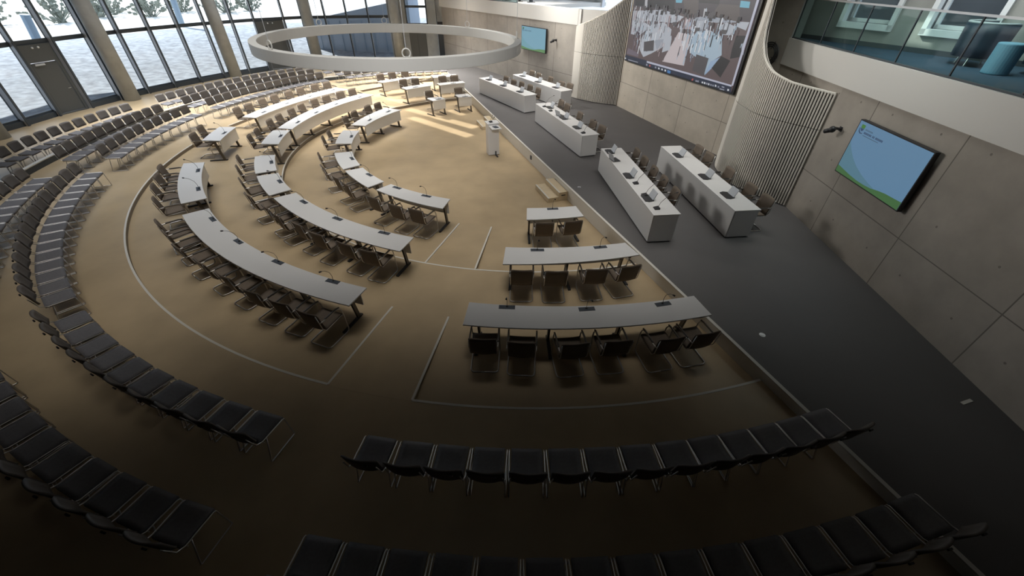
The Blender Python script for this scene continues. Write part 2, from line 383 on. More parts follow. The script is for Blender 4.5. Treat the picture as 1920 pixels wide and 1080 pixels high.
# ------------------------------------------------------------------ glazed facade on the garden side
FAC=[(-22.6, 14.2), (-23.0, 16.7), (-22.66, 19.08), (-22.61, 20.73), (-22.24, 22.22), (-21.94, 23.9), (-21.52, 25.47), (-20.94, 27.0), (-20.25, 28.46), (-19.51, 29.89), (-18.53, 31.27), (-17.68, 32.45), (-16.25, 33.74), (-15.24, 34.53), (-13.74, 35.03), (-12.25, 35.32), (-10.74, 35.6), (-9.35, 35.77)]
FZ = 8.4; TR = 3.05
wn = 0; dn = 0
for i in range(len(FAC)-1):
    p0 = Vector(FAC[i]); p1 = Vector(FAC[i+1]); dd = p1-p0; L = dd.length; a = atan2(dd.y, dd.x)   # inside is on the right: local -y
    door = i in (3, 11)
    wn += 1
    fr = MB()
    for s0 in (0,):
        fr.bbox((-.045, -.02, 0), (.045, .05, FZ)); fr.bbox((-.045, -.30, 0), (.045, -.26, FZ))
    fr.bbox((0, -.05, TR-.09), (L, .05, TR+.09)); fr.bbox((0, -.05, FZ-.1), (L, .05, FZ))
    if not door: fr.bbox((0, -.16, 0), (L, .05, .22)); fr.bbox((0, -.05, .22), (L, .05, .30))
    f = fr.build('window_%d' % wn, 'dark_frame', **S); f.location = (p0.x, p0.y, 0); f.rotation_euler = (0, 0, a)
    q = MB(); q.bbox((-.035, -.26, 0), (.035, -.02, FZ)); q.build('fin', 'fin_grey', f)
    g = MB(); g.bbox((.04, -.005, TR+.09), (L-.04, .005, FZ-.1))
    if not door: g.bbox((.04, -.005, .30), (L-.04, .005, TR-.09))
    g.build('pane', 'glass', f)
    if door:
        dn += 1
        D = MB(); D.bbox((.10, -.12, 0), (.22, .02, TR-.09)); D.bbox((L-.22, -.12, 0), (L-.10, .02, TR-.09)); D.bbox((.22, -.12, 2.25), (L-.22, .0, TR-.09)); D.bbox((.1,-.14,0),(L-.1,0,.05))
        r = D.build('door_%d' % dn, 'door_grey', **S); r.location = f.location; r.rotation_euler = f.rotation_euler
        MB().bbox((.24, -.09, .06), (L-.24, -.04, 2.22)).build('leaf', 'door_grey', r, bevel=.01)
        h = MB(); h.tube([(L-.34, -.09, 1.05), (L-.34, -.15, 1.05), (L-.46, -.15, 1.05)], .012); h.build('handle', 'chrome', r)
        h = MB(); h.bbox((.35, -.15, 2.12), (.75, -.09, 2.20)); h.bbox((.35, -.145, 2.24), (.95, -.12, 2.26)); h.build('door_closer', 'fin_grey', r)
        h = MB(); h.sphere((L*.42, -.15, TR-.22), .045, 8); h.sphere((L*.58, -.15, TR-.22), .045, 8); h.build('lamp', 'window_white', r)
    # sill wall below is part of the frame
# far end: pier, small window and dark doors between facade and concrete wall
P0 = Vector(FAC[-1]); P1 = Vector(FARC); dd = (P1-P0).normalized(); L = (P1-P0).length; aF = atan2(dd.y, dd.x)
def farpart(mb, name, material, parent=None, **k):
    o = mb.build(name, material, parent, **k)
    if not parent: o.location = (P0.x, P0.y, 0); o.rotation_euler = (0, 0, aF)
    return o
w_ = MB(); w_.bbox((0, 0, 0), (1.35, .3, 8.6)); w_.bbox((1.35, 0, 0), (2.95, .3, 2.55)); w_.bbox((1.35, 0, 5.2), (2.95, .3, 8.6)); w_.bbox((2.95, 0, 0), (3.6, .3, 8.6)); w_.bbox((3.6, .15, 2.75), (4.3, .45, 8.6))
farpart(w_, 'wall_far', 'col_concrete', **S)
q = MB(); q.bbox((0.1, -.06, 0), (.42, 0, 8.4)); farpart(q, 'trim_far_frame', 'dark_frame', **S)
wn += 1
q = MB(); 
for x0, x1, z0, z1 in ((1.35, 1.43, 2.55, 5.2), (2.87, 2.95, 2.55, 5.2), (1.35, 2.95, 2.55, 2.65), (1.35, 2.95, 3.60, 3.74), (1.35, 2.95, 5.1, 5.2)): q.bbox((x0, -.05, z0), (x1, .1, z1))
f = farpart(q, 'window_%d' % wn, 'dark_frame', **S); MB().bbox((1.43, .02, 2.65), (2.87, .03, 5.1)).build('pane', 'glass', f)
dn += 1
q = MB(); q.bbox((1.45, -.05, .0), (2.72, -.005, 2.2)); f = farpart(q, 'door_%d' % dn, 'door_grey', **S); MB().bbox((2.06, -.056, .05), (2.08, -.05, 2.18)).build('leaf_gap', 'black', f)
dn += 1
q = MB(); q.bbox((3.62, .1, 0), (4.25, .14, 2.75)); f = farpart(q, 'door_%d' % dn, 'black', **S); MB().bbox((3.7, .08, .05), (4.15, .1, 2.6)).build('leaf', 'dark_frame', f)
# dark remaining walls behind and beside the viewer, ceiling with slots added for the sun bars
wall('wall_left_near', (-12, -6.5), (-22.6, 14.2), -.1, H, .3, 'dark_wall')
wall('wall_near', (7.4, -6.5), (-12, -6.5), -.1, H, .3, 'dark_wall')
wall('wall_right_corner', (7.33, -2.9), (7.4, -6.5), -.1, H, .3, 'dark_wall')
def ceil_pt(p, z=0):   # point on the ceiling plane from which the sun reaches p
    t = (H-z)/(-SUN.z); return (p[0]-SUN.x*t, p[1]-SUN.y*t)
def quad(a, b, wd):
    a = Vector(a); b = Vector(b); n = (b-a).normalized(); n = Vector((-n.y, n.x))*wd/2
    return [ceil_pt(p) for p in (a-n, b-n, b+n, a+n)]
slots = [quad((-7.9, 24.95), (-5.7, 23.1), .62), quad((-5.7, 22.5), (-1.75, 19.25), .5), quad((-5.2, 20.95), (-1.9, 18.0), .5), quad((-3.5, 22.3), (-2.5, 21.35), .4),
         quad((-8.2, 23.0), (-6.0, 21.6), .9)]  # made-up openings, projected up from the wanted sun bars
for (s0, s1, z0, z1) in ((.35, .85, 4.35, 5.15), (1.55, 2.1, 4.3, 4.72), (2.85, 3.35, 4.3, 4.85)):
    gd = Vector((.4065, -.9137)); g0 = Vector((8.27, 13.84)); pa = g0+gd*s0; pb = g0+gd*s1
    slots.append([ceil_pt(pa, z0), ceil_pt(pb, z0), ceil_pt(pb, z1), ceil_pt(pa, z1)])  # more made-up openings, shaped for sun patches on the gallery wall
cu = bpy.data.curves.new('c', 'CURVE'); cu.dimensions = '2D'; cu.fill_mode = 'BOTH'; cu.extrude = .06
def spl(pts):
    s = cu.splines.new('POLY'); s.points.add(len(pts)-1)
    for p, q in zip(s.points, pts): p.co = (q[0], q[1], 0, 1)
    s.use_cyclic_u = True
spl([(-34, -8), (13.5, -8), (13.5, 20), (5, 30), (-2, 44), (-18, 46), (-34, 32)])  # outline runs past the facade: overhang added to keep sun out
for s_ in slots: spl(s_)
co = bpy.data.objects.new('tmp', cu); col.objects.link(co)
dg = bpy.context.evaluated_depsgraph_get(); me = bpy.data.meshes.new_from_object(co.evaluated_get(dg)); bpy.data.objects.remove(co)
me.materials.clear(); me.materials.append(MT['ceiling_grey'])
ce = bpy.data.objects.new('ceiling', me); col.objects.link(ce); ce.location = (0, 0, H+.06); ce['kind'] = 'structure'
# round concrete columns
for i, (x, y, lb) in enumerate(((-22.0, 17.3, 'round concrete column at the glass wall, cut by the picture edge'), (-21.21, 23.92, 'round concrete column standing just right of the dark glazed-wall door'), (-18.97, 30.35, 'round concrete column standing behind the chair rows left of the ring lamp'), (-14.72, 34.2, 'round concrete column seen through the hanging ring lamp'), (-8.75, 35.35, 'round concrete column at the far end of the glass wall beside dark doors'))):
    o = MB(); o.cyl((0, 0), .37, 0, H, 40); q = o.build('concrete_column', 'col_concrete', smooth=False); q.location = (x, y, 0)
    for p in q.data.polygons: p.use_smooth = len(p.vertices) == 4
    q['label'] = lb; q['category'] = 'column'; q['group'] = 'round concrete columns along the glass wall'

# ------------------------------------------------------------------ outdoors
def terrain(name, r0, r1, zf, material, kind='structure', nr=14):
    vs = []; fs = []; A = list(range(-150, -261, -3)); 
    A = [95+3*i for i in range(46)]
    for i in range(nr+1):
        r = r0+(r1-r0)*(i/nr)**1.4
        for a in A:
            x, y = pl(r, a); vs.append((x, y, zf(r, a)))
    n = len(A)
    for i in range(nr):
        for j in range(n-1): fs.append((i*n+j, i*n+j+1, (i+1)*n+j+1, (i+1)*n+j))
    o = MB().add(vs, fs).build(name, material, smooth=True); o['kind'] = kind; return o
hz = random.Random(3); tab = {}
def bump(r, a, s):
    key = (round(r, 1), a); 
    if key not in tab: tab[key] = hz.uniform(-1, 1)
    return tab[key]*s
terrain('ground_bank_shade_tint', 22.5, 46, lambda r, a: -.12+max(0, min(1, (r-27)/12))*1.1+(bump(r, a, .04) if r > 28 else 0), 'gravel_shade_tint', nr=22)  # near ground, shade in its colour
terrain('ground_field_sun_tint', 45.5, 150, lambda r, a: .95+(r-45)*.012+(bump(r, a, .05) if r > 50 else 0), 'ground_sun_tint')  # far ground, sunlight in its colour
# neighbouring wing outside, with a rising roof edge
o = MB(); o.prism([(-17.4, 41.3), (-9.0, 41.6), (-9.0, 46), (-17.4, 46)], -.1, [2.4, 3.85, 3.85, 2.4])
q = o.build('neighbour_building', 'annex'); q['label'] = 'pale blue-grey wing with a rising roof edge seen outside through the far glazing'; q['category'] = 'building'
for i in range(9):
    x = -17+i*.95
    MB().bbox((x-.012, 41.27+.03*i*.95-.0, 0), (x+.012, 41.31+.034*i, 2.3)).build('panel_joint', 'pole_blue', q)
for i, (r, a, h, lb) in enumerate(((33, 175.5, 4.6, 'thick leaning blue-grey post outside, highest behind the second pane from the left'), (42, 153, 3.0, 'short blue-grey post standing outside between the two left columns'), (48, 137, 5.5, 'tall blue-grey post outside above the ring lamp'))):
    x, y = pl(r, a); o = MB(); o.tube([(x, y, 0.3), (x+.4, y, h)], .28, 10); q = o.build('outdoor_post', 'pole_blue'); q['label'] = lb; q['category'] = 'post'; q['group'] = 'posts outside the glass wall'
sr = random.Random(11)
for i, (r, a) in enumerate(((62, 150), (60, 145), (64, 141), (61, 137), (66, 133), (62, 129), (58, 155), (64, 126), (72, 148), (70, 139))):
    x, y = pl(r, a); o = MB()
    for b_ in range(26):
        t = sr.uniform(0, 2*pi); e = sr.uniform(.3, 1.5); l = sr.uniform(1.6, 3.6)
        p0 = Vector((x+sr.uniform(-.4, .4), y+sr.uniform(-.4, .4), 1.0)); dv = Vector((cos(t)*cos(e), sin(t)*cos(e), sin(e)))
        o.tube([p0, p0+dv*l*.5+Vector((0, 0, .1)), p0+dv*l], [.06, .04, .015], 4)
        for l_ in range(5):
            c = p0+dv*l*sr.uniform(.45, 1); o.box(c, (.3, .22, .16), rz=sr.uniform(0, 3), rx=sr.uniform(0, 3))
    q = o.build('bare_shrub', 'shrub'); q['label'] = 'loose grey-green shrub on the pale ground outside the glass wall'; q['category'] = 'shrub'; q['group'] = 'shrubs on the pale ground outside'
# ------------------------------------------------------------------ curved slatted screens either side of the big display
SL2=[(7.52, 14.6), (7.32, 14.19), (7.14, 13.83), (6.99, 13.4), (6.93, 12.79), (6.95, 12.2), (7.11, 11.68), (7.35, 11.27), (7.61, 10.93), (7.88, 10.54)]
SL1=[(2.94, 25.28), (2.9, 24.24), (3.19, 23.11), (3.89, 22.35), (4.54, 21.88), (5.19, 21.59)]
def resample(P, step):
    P = [Vector(p) for p in P]
    # Catmull-Rom then even spacing
    Q = []
    for i in range(len(P)-1):
        p0 = P[max(i-1, 0)]; p1 = P[i]; p2 = P[i+1]; p3 = P[min(i+2, len(P)-1)]
        for k_ in range(12):
            t = k_/12; Q.append(.5*((2*p1)+(p2-p0)*t+(2*p0-5*p1+4*p2-p3)*t*t+(3*p1-p0-3*p2+p3)*t**3))
    Q.append(P[-1]); out = [(Q[0], 0)]; s = 0; nxt = step
    for a, b in zip(Q, Q[1:]):
        l = (b-a).length
        while l > 0 and s+l >= nxt: out.append((a+(b-a)*((nxt-s)/l), nxt)); nxt += step
        s += l
    return out
def ztop(tab, s):
    if s <= tab[0][0]: return tab[0][1]
    for (a, x), (b, y) in zip(tab, tab[1:]):
        if a <= s <= b: return x+(y-x)*(s-a)/(b-a)
    return tab[-1][1]
def slat_wall(name, pts, tab, plain, seam=2.57, extra=None):
    R = resample(pts, .073); o = MB(); n = len(R)
    A = [(p.x, p.y) for p, s in R]; zt = [ztop(tab, s) for p, s in R]
    nr = []
    for i in range(n):
        a = R[max(i-1, 0)][0]; b = R[min(i+1, n-1)][0]; t = (b-a).normalized(); nr.append(Vector((-t.y, t.x)))   # away from the hall
    # backing
    o.cur = 1; o.strip([(p[0]+m.x*.075, p[1]+m.y*.075) for p, m in zip(A, nr)], [(p[0]+m.x*.09, p[1]+m.y*.09) for p, m in zip(A, nr)], ST, [z-.01 for z in zt])
    o.cur = 0
    o.strip([(p[0]+m.x*.09, p[1]+m.y*.09) for p, m in zip(A, nr)], [(p[0]+m.x*.11, p[1]+m.y*.11) for p, m in zip(A, nr)], ST, zt)
    for i in range(n):
        p, s = R[i]; t = Vector((nr[i].y, -nr[i].x)); ang = atan2(t.y, t.x); z = zt[i]
        w_ = .074 if plain[0] <= s <= plain[1] else .036
        for z0, z1 in (((ST+.03, seam-.008), (seam+.008, z)) if z > seam+.05 else ((ST+.03, z),)):
            o.box((p.x+nr[i].x*.012, p.y+nr[i].y*.012, (z0+z1)/2), (w_+ (.004 if w_ > .05 else 0), .036, z1-z0), rz=ang)
    # rounded cap following the top edge
    o.tube([(p[0]+m.x*.03, p[1]+m.y*.03, z) for p, m, z in zip(A, nr, zt)], .03, 6)
    return o.build(name, ['slat', 'slat_gap'], **S)
slat_wall('wall_slatted_near', SL2, [(0, 8.4), (1.0, 7.2), (1.3, 5.6), (1.5, 4.95), (1.6, 4.5), (1.75, 4.2), (2.0, 3.95), (2.25, 3.8), (2.6, 3.65), (2.95, 3.57), (3.3, 3.5), (3.9, 3.45), (4.6, 3.41)], (-1, 1.35))
slat_wall('wall_slatted_far', SL1, [(0, 3.36), (1.2, 3.5), (1.8, 3.6), (2.3, 3.73), (2.8, 3.89), (3.2, 4.06), (3.6, 4.24), (3.96, 4.46), (4.4, 4.76), (4.9, 5.3), (5.3, 6)], (-1, 2.5))
q = MB(); 
for rr in (.30, .25, .20): q.tube([(0, rr*cos(2*pi*i/28), rr*sin(2*pi*i/28)) for i in range(28)], .02, 6, closed=True)
for a in (.4, 1.9, 3.6): q.tube([(-.03, .14*cos(a), .14*sin(a)), (-.03, .36*cos(a), .36*sin(a))], .01, 5)
o = q.build('cable_coil', 'black'); o.location = (7.76, 13.98, 3.8); o.rotation_euler = (0, 0, .42); o['label'] = 'black ring-shaped cable coil hanging in the dark recess behind the near slatted wall'; o['category'] = 'cable coil'

# ------------------------------------------------------------------ upper gallery on the right
MB().prism([(8.05, 13.55), (7.55, 2), (7.33, -2.9), (16, -2.9), (16, 13.84), (8.27, 13.84)], 4.06, 4.26).build('floor_gallery', 'carpet_blue', **S)
G0 = Vector((8.27, 13.84)); GD = Vector((.4065, -.9137)); aG = atan2(GD.y, GD.x)
wins = [(1.1, 2.42), (3.04, 4.36), (4.98, 6.3)]
q = MB(); xs = [0]+[v for w__ in wins for v in w__]+[19]
for i in range(0, len(xs), 2): q.bbox((xs[i], 0, 4.0), (xs[i+1], .35, 8.4))
for a_, b_ in wins: q.bbox((a_, 0, 4.0), (b_, .35, 4.63)); q.bbox((a_, 0, 6.5), (b_, .35, 8.4))
o = q.build('wall_gallery_back', 'gallery_concrete', **S); o.location = (G0.x, G0.y, 0); o.rotation_euler = (0, 0, aG)
q = MB().bbox((0, -.03, 4.26), (9.5, 0, 4.36)).build('baseboard_gallery', 'dark_frame', **S); q.location = o.location; q.rotation_euler = o.rotation_euler
for a_, b_ in wins:
    wn += 1; q = MB()
    for x0, x1, z0, z1 in ((a_, a_+.1, 4.63, 6.5), (b_-.1, b_, 4.63, 6.5), (a_, b_, 4.61, 4.74), (a_, b_, 6.4, 6.5)): q.bbox((x0, -.07, z0), (x1, .1, z1))
    for x0, x1, z0, z1 in ((a_+.1, a_+.17, 4.74, 6.4), (b_-.17, b_-.1, 4.74, 6.4), (a_+.1, b_-.1, 4.74, 4.82)): q.bbox((x0, .2, z0), (x1, .27, z1))
    f = q.build('window_%d' % wn, 'window_white', **S); f.location = o.location; f.rotation_euler = o.rotation_euler
    MB().bbox((a_+.17, .22, 4.82), (b_-.17, .23, 6.4)).build('pane', 'glass', f)
# pale building across the street, seen through the gallery windows
q = MB(); q.bbox((-4, 5.5, -2), (14, 5.9, 7)); f = q.build('opposite_building', 'facade_pale'); f.location = o.location; f.rotation_euler = o.rotation_euler
f['label'] = 'pale facade of a building across the street, seen through the gallery windows'; f['category'] = 'building'
for i in range(8): MB().bbox((-3+i*2, 5.44, 4.9), (-2.4+i*2, 5.5, 5.7)).build('window', 'annex', f)
wall('wall_gallery_end', (8.03, 13.62), (8.03, 13.60), 3.6, 4.2, .02, 'gallery_concrete')
q = MB().prism([(8.03, 13.6), (8.3, 13.6), (8.3, 14.3), (7.7, 14.4)], 3.55, 9).build('wall_gallery_return', 'gallery_concrete', **S)
MB().bbox((7.0, -3.2, -.1), (17, -2.92, 8.5)).build('wall_gallery_near', 'dark_wall', **S)
MB().bbox((8.0, 13.84, 4.0), (16, 14.1, 8.4)).build('wall_gallery_side', 'gallery_concrete', **S)
wall('wall_street_ground', (8, 14), (8, 13.9), -2, -1.9, .02, 'gallery_concrete')
# glass balustrade above the parapet
def balustrade(p0, p1, posts, z0, z1, label):
    p0 = Vector(p0); p1 = Vector(p1); dd = (p1-p0).normalized(); a = atan2(dd.y, dd.x)
    r = empty('glass_balustrade', (p0.x, p0.y, z0), a, label, 'railing'); h = z1-z0
    for i in range(len(posts)-1): MB().bbox((posts[i]+.012, .05, 0), (posts[i+1]-.012, .066, h-.02)).build('glass_pane', 'rail_glass', r)
    for s_ in posts: MB().bbox((s_-.012, .045, 0), (s_+.012, .071, h-.02)).build('joint', 'dark_frame', r)
    MB().bbox((posts[0], .035, h-.02), (posts[-1], .085, h+.015)).build('handrail', 'chrome', r)
    MB().bbox((posts[0], .03, 0), (posts[-1], .09, .03)).build('base_rail', 'dark_frame', r)
balustrade((8.03, 13.62), (7.33, -2.9), [0.02+1.39*i for i in range(10)], 4.26, 5.2, 'clear glass balustrade with thin rail on the white parapet above the near wall screen')
balustrade(bf0, bf1, [.4+1.5*i for i in range(8)], 4.33, 5.25, 'clear glass balustrade on the white parapet above the far wall screen')
# far gallery behind the upper parapet: floor, bright windowed back wall, furniture legs
aB = atan2(dF.y, dF.x)
def gal2(mb, name, material, parent=None, **kk):
    o = mb.build(name, material, parent, **kk)
    if not parent: o.location = (bf0.x, bf0.y, 0); o.rotation_euler = (0, 0, aB)
    return o
gal2(MB().bbox((-1, 0.1, 4.15), (12.9, 5, 4.33)), 'floor_gallery_far', 'cream', **S)
q = MB(); 
for i in range(8): q.bbox((-1+i*1.9, 4.6, 4.33), (-.7+i*1.9, 4.8, 8.4))
q.bbox((-1, 4.6, 4.1), (13, 4.8, 4.5)); q.bbox((-1, 4.6, 7), (13, 4.8, 8.4)); gal2(q, 'wall_gallery_far', 'window_white', **S)
cols_ = ('black', 'dark_frame', 'door_grey')
for i, (s_, dep, w__, lb) in enumerate(((4.8, 1.0, .10, 'dark'), (6.6, 1.2, .28, 'dark'), (7.5, 1.1, .16, 'dark'), (8.5, 1.0, .2, 'dark'), (9.9, .9, .12, 'dark'), (10.9, 1.0, .24, 'dark'))):
    q = MB(); q.bbox((-w__/2, -.05, 0), (w__/2, .05, .7)); q.bbox((-w__/2-.02, -.25, .7), (w__/2+.02, .25, .74)); q.bbox((-w__/2, -.2, 0), (w__/2, .2, .03))
    o = q.build('gallery_stool', cols_[i % 2]); p = bf0+dF*s_+Vector((-dF.y, dF.x))*dep; o.location = (p.x, p.y, 4.33); o.rotation_euler = (0, 0, aB)
    o['label'] = 'dark narrow stool standing behind the glass of the far upper gallery'; o['category'] = 'stool'; o['group'] = 'dark stools on the far gallery'
# lounge chairs on the near gallery
def lounge(loc, rz, label):
    r = empty('lounge_chair', loc, rz, label, 'armchair')
    g = []
    for i in range(15):
        a = radians(-115+230*i/14)+pi/2; R_ = .40; rowp = []
        for (hh, dr) in ((.16, -.02), (.35, .0), (.55, .03), (.72, .06)): rowp.append((R_*cos(a)*(1+dr), (R_+.0)*sin(a)*(1+dr), hh))
        g.append(rowp)
    MB().sheet(g, .06).build('shell', 'navy', r, smooth=True)
    MB().tube([(g[i][3][0], g[i][3][1], .735) for i in range(15)], .022, 8).build('chrome_rim', 'fin_grey', r, smooth=True)
    q = MB(); q.cyl((0, -.02), .36, .22, .42, 28, .34); q.build('seat_cushion', 'navy', r, bevel=.03)
    q = MB()
    for a in range(4): x = .3*cos(a*pi/2+.78); y = .3*sin(a*pi/2+.78); q.tube([(x, y, 0), (x*.9, y*.9, .22)], .015)
    q.build('leg', 'chrome', r)
lounge((9.45, 9.35, 4.26), 1.2, 'dark blue tub armchair with pale metal rim behind the gallery glass')
o = MB().cyl((0, 0), .2, 0, .5, 30).build('light_blue_pouffe', 'light_blue', bevel=.02); o.location = (9.05, 8.45, 4.26); o['label'] = 'light blue cylindrical pouffe beside the tub armchair on the gallery'; o['category'] = 'pouffe'
lounge((9.9, 8.3, 4.26), 2.0, 'second dark tub armchair, further along the gallery behind the light blue pouffe')

# ------------------------------------------------------------------ displays
flat_emit('tv_blue', (.095, .19, .30)); flat_emit('tv_teal', (.075, .165, .22)); flat_emit('tv_green', (.045, .115, .04)); flat_emit('tv_ink', (.03, .055, .11)); flat_emit('tv_lgreen', (.05, .16, .03)); flat_emit('tv_grey', (.055, .10, .15))
flat_emit('tvf_blue', (.17, .33, .42)); flat_emit('tvf_teal', (.15, .31, .37)); flat_emit('tvf_green', (.10, .22, .09)); flat_emit('tvf_ink', (.06, .11, .17))
def display(name, p0, p1, s0, s1, z0, z1, label, pre):
    p0 = Vector(p0); p1 = Vector(p1); dd = (p1-p0).normalized(); a = atan2(dd.y, dd.x); q0 = p0+dd*s0; Wd = s1-s0; Hh = z1-z0
    r = empty(name, (q0.x, q0.y, z0), a, label, 'screen')
    b = MB(); b.bbox((0, -.14, 0), (Wd, -.05, Hh)); b.bbox((Wd*.3, -.05, Hh*.3), (Wd*.7, -.0, Hh*.7)); b.build('casing', 'black', r)
    P = MB(); e = .022
    def poly(pts, mi, lift):
        P.cur = mi; P.add([(e+u*(Wd-2*e), -.141-lift, e+v*(Hh-2*e)) for u, v in pts], [tuple(range(len(pts)))])
    poly([(0, 0), (1, 0), (1, 1), (0, 1)], 0, .001)
    poly([(0, 0), (0, .60), (.07, .48), (.15, .37), (.25, .27), (.38, .185), (.52, .12), (.62, .09), (.6, 0)], 1, .002)
    poly([(0, 0), (1, 0), (1, .145), (.9, .135), (.78, .125), (.68, .10), (.58, .065), (.48, .052), (.36, .052), (.24, .068), (.12, .095), (0, .125)], 2, .003)
    P.build('picture', [pre+'_blue', pre+'_teal', pre+'_green'], r)
    Lg = MB(); 
    def lp(pts, mi): Lg.cur = mi; Lg.add([(e+u*Wd, -.1455, v*Hh) for u, v in pts], [tuple(range(len(pts)))])
    lp([(.045, .935), (.10, .935), (.10, .875), (.045, .875)], 0); lp([(.047, .872), (.098, .872), (.09, .84), (.073, .82), (.055, .84)], 1)
    lp([(.03, .87), (.042, .87), (.045, .83), (.07, .795), (.10, .80), (.10, .785), (.065, .775), (.035, .805)], 1)
    x = .12
    for w_ in (.012, .012, .008, .012, .010, .006, .012, .012): lp([(x, .86), (x+w_, .86), (x+w_, .885), (x, .885)], 2); x += w_+.004
    x = .12
    for w_ in (.014, .014, .014, .014, .008, .014, .012, 0, .012, .014, 0, .016, .014, .014, .014, .012, .014): 
        if w_: lp([(x, .80), (x+w_, .80), (x+w_, .835), (x, .835)], 1)
        x += (w_ or .010)+.004
    lp([(.12, .765), (.36, .765), (.36, .777), (.12, .777)], 2)
    Lg.build('logo', ['tv_lgreen', 'tv_ink' if pre == 'tv' else 'tvf_ink', 'tv_grey' if pre == 'tv' else 'tvf_teal'], r)
display('wall_screen_tv', NP0, NP1, 1.23, 3.33, 2.03, 3.21, 'large blue and green wall screen on the near concrete wall under the gallery', 'tv')
display('wall_screen_tv', (-3.44, 32.84), (-.09, 27.97), 7.06, 9.32, 2.2, 3.34, 'smaller-looking pale blue wall screen on the far concrete wall beyond the ring lamp', 'tvf')
for nm, c, s_ in (('wall', (.045, .038, .045), 1), ('wall2', (.07, .058, .056), 1), ('dark', (.018, .017, .019), 1), ('cyan', (.10, .30, .40), 1), ('pale', (.34, .34, .36), 1), ('cloth', (.33, .35, .39), 1), ('cloth2', (.24, .26, .30), 1), ('pink', (.30, .24, .25), 1), ('carpet', (.42, .37, .38), 1), ('blue', (.28, .36, .43), 1), ('blue2', (.22, .30, .42), 1), ('chair', (.06, .055, .06), 1), ('mauve', (.12, .10, .125), 1), ('edge', (.36, .37, .45), 1), ('bar', (.014, .02, .04), 1), ('white', (.5, .52, .55), 1), ('grey', (.22, .23, .28), 1), ('red', (.35, .07, .06), 1), ('icon', (.05, .16, .36), 1), ('floorb', (.085, .062, .064), 1)): flat_emit('scr_'+nm, c, s_)
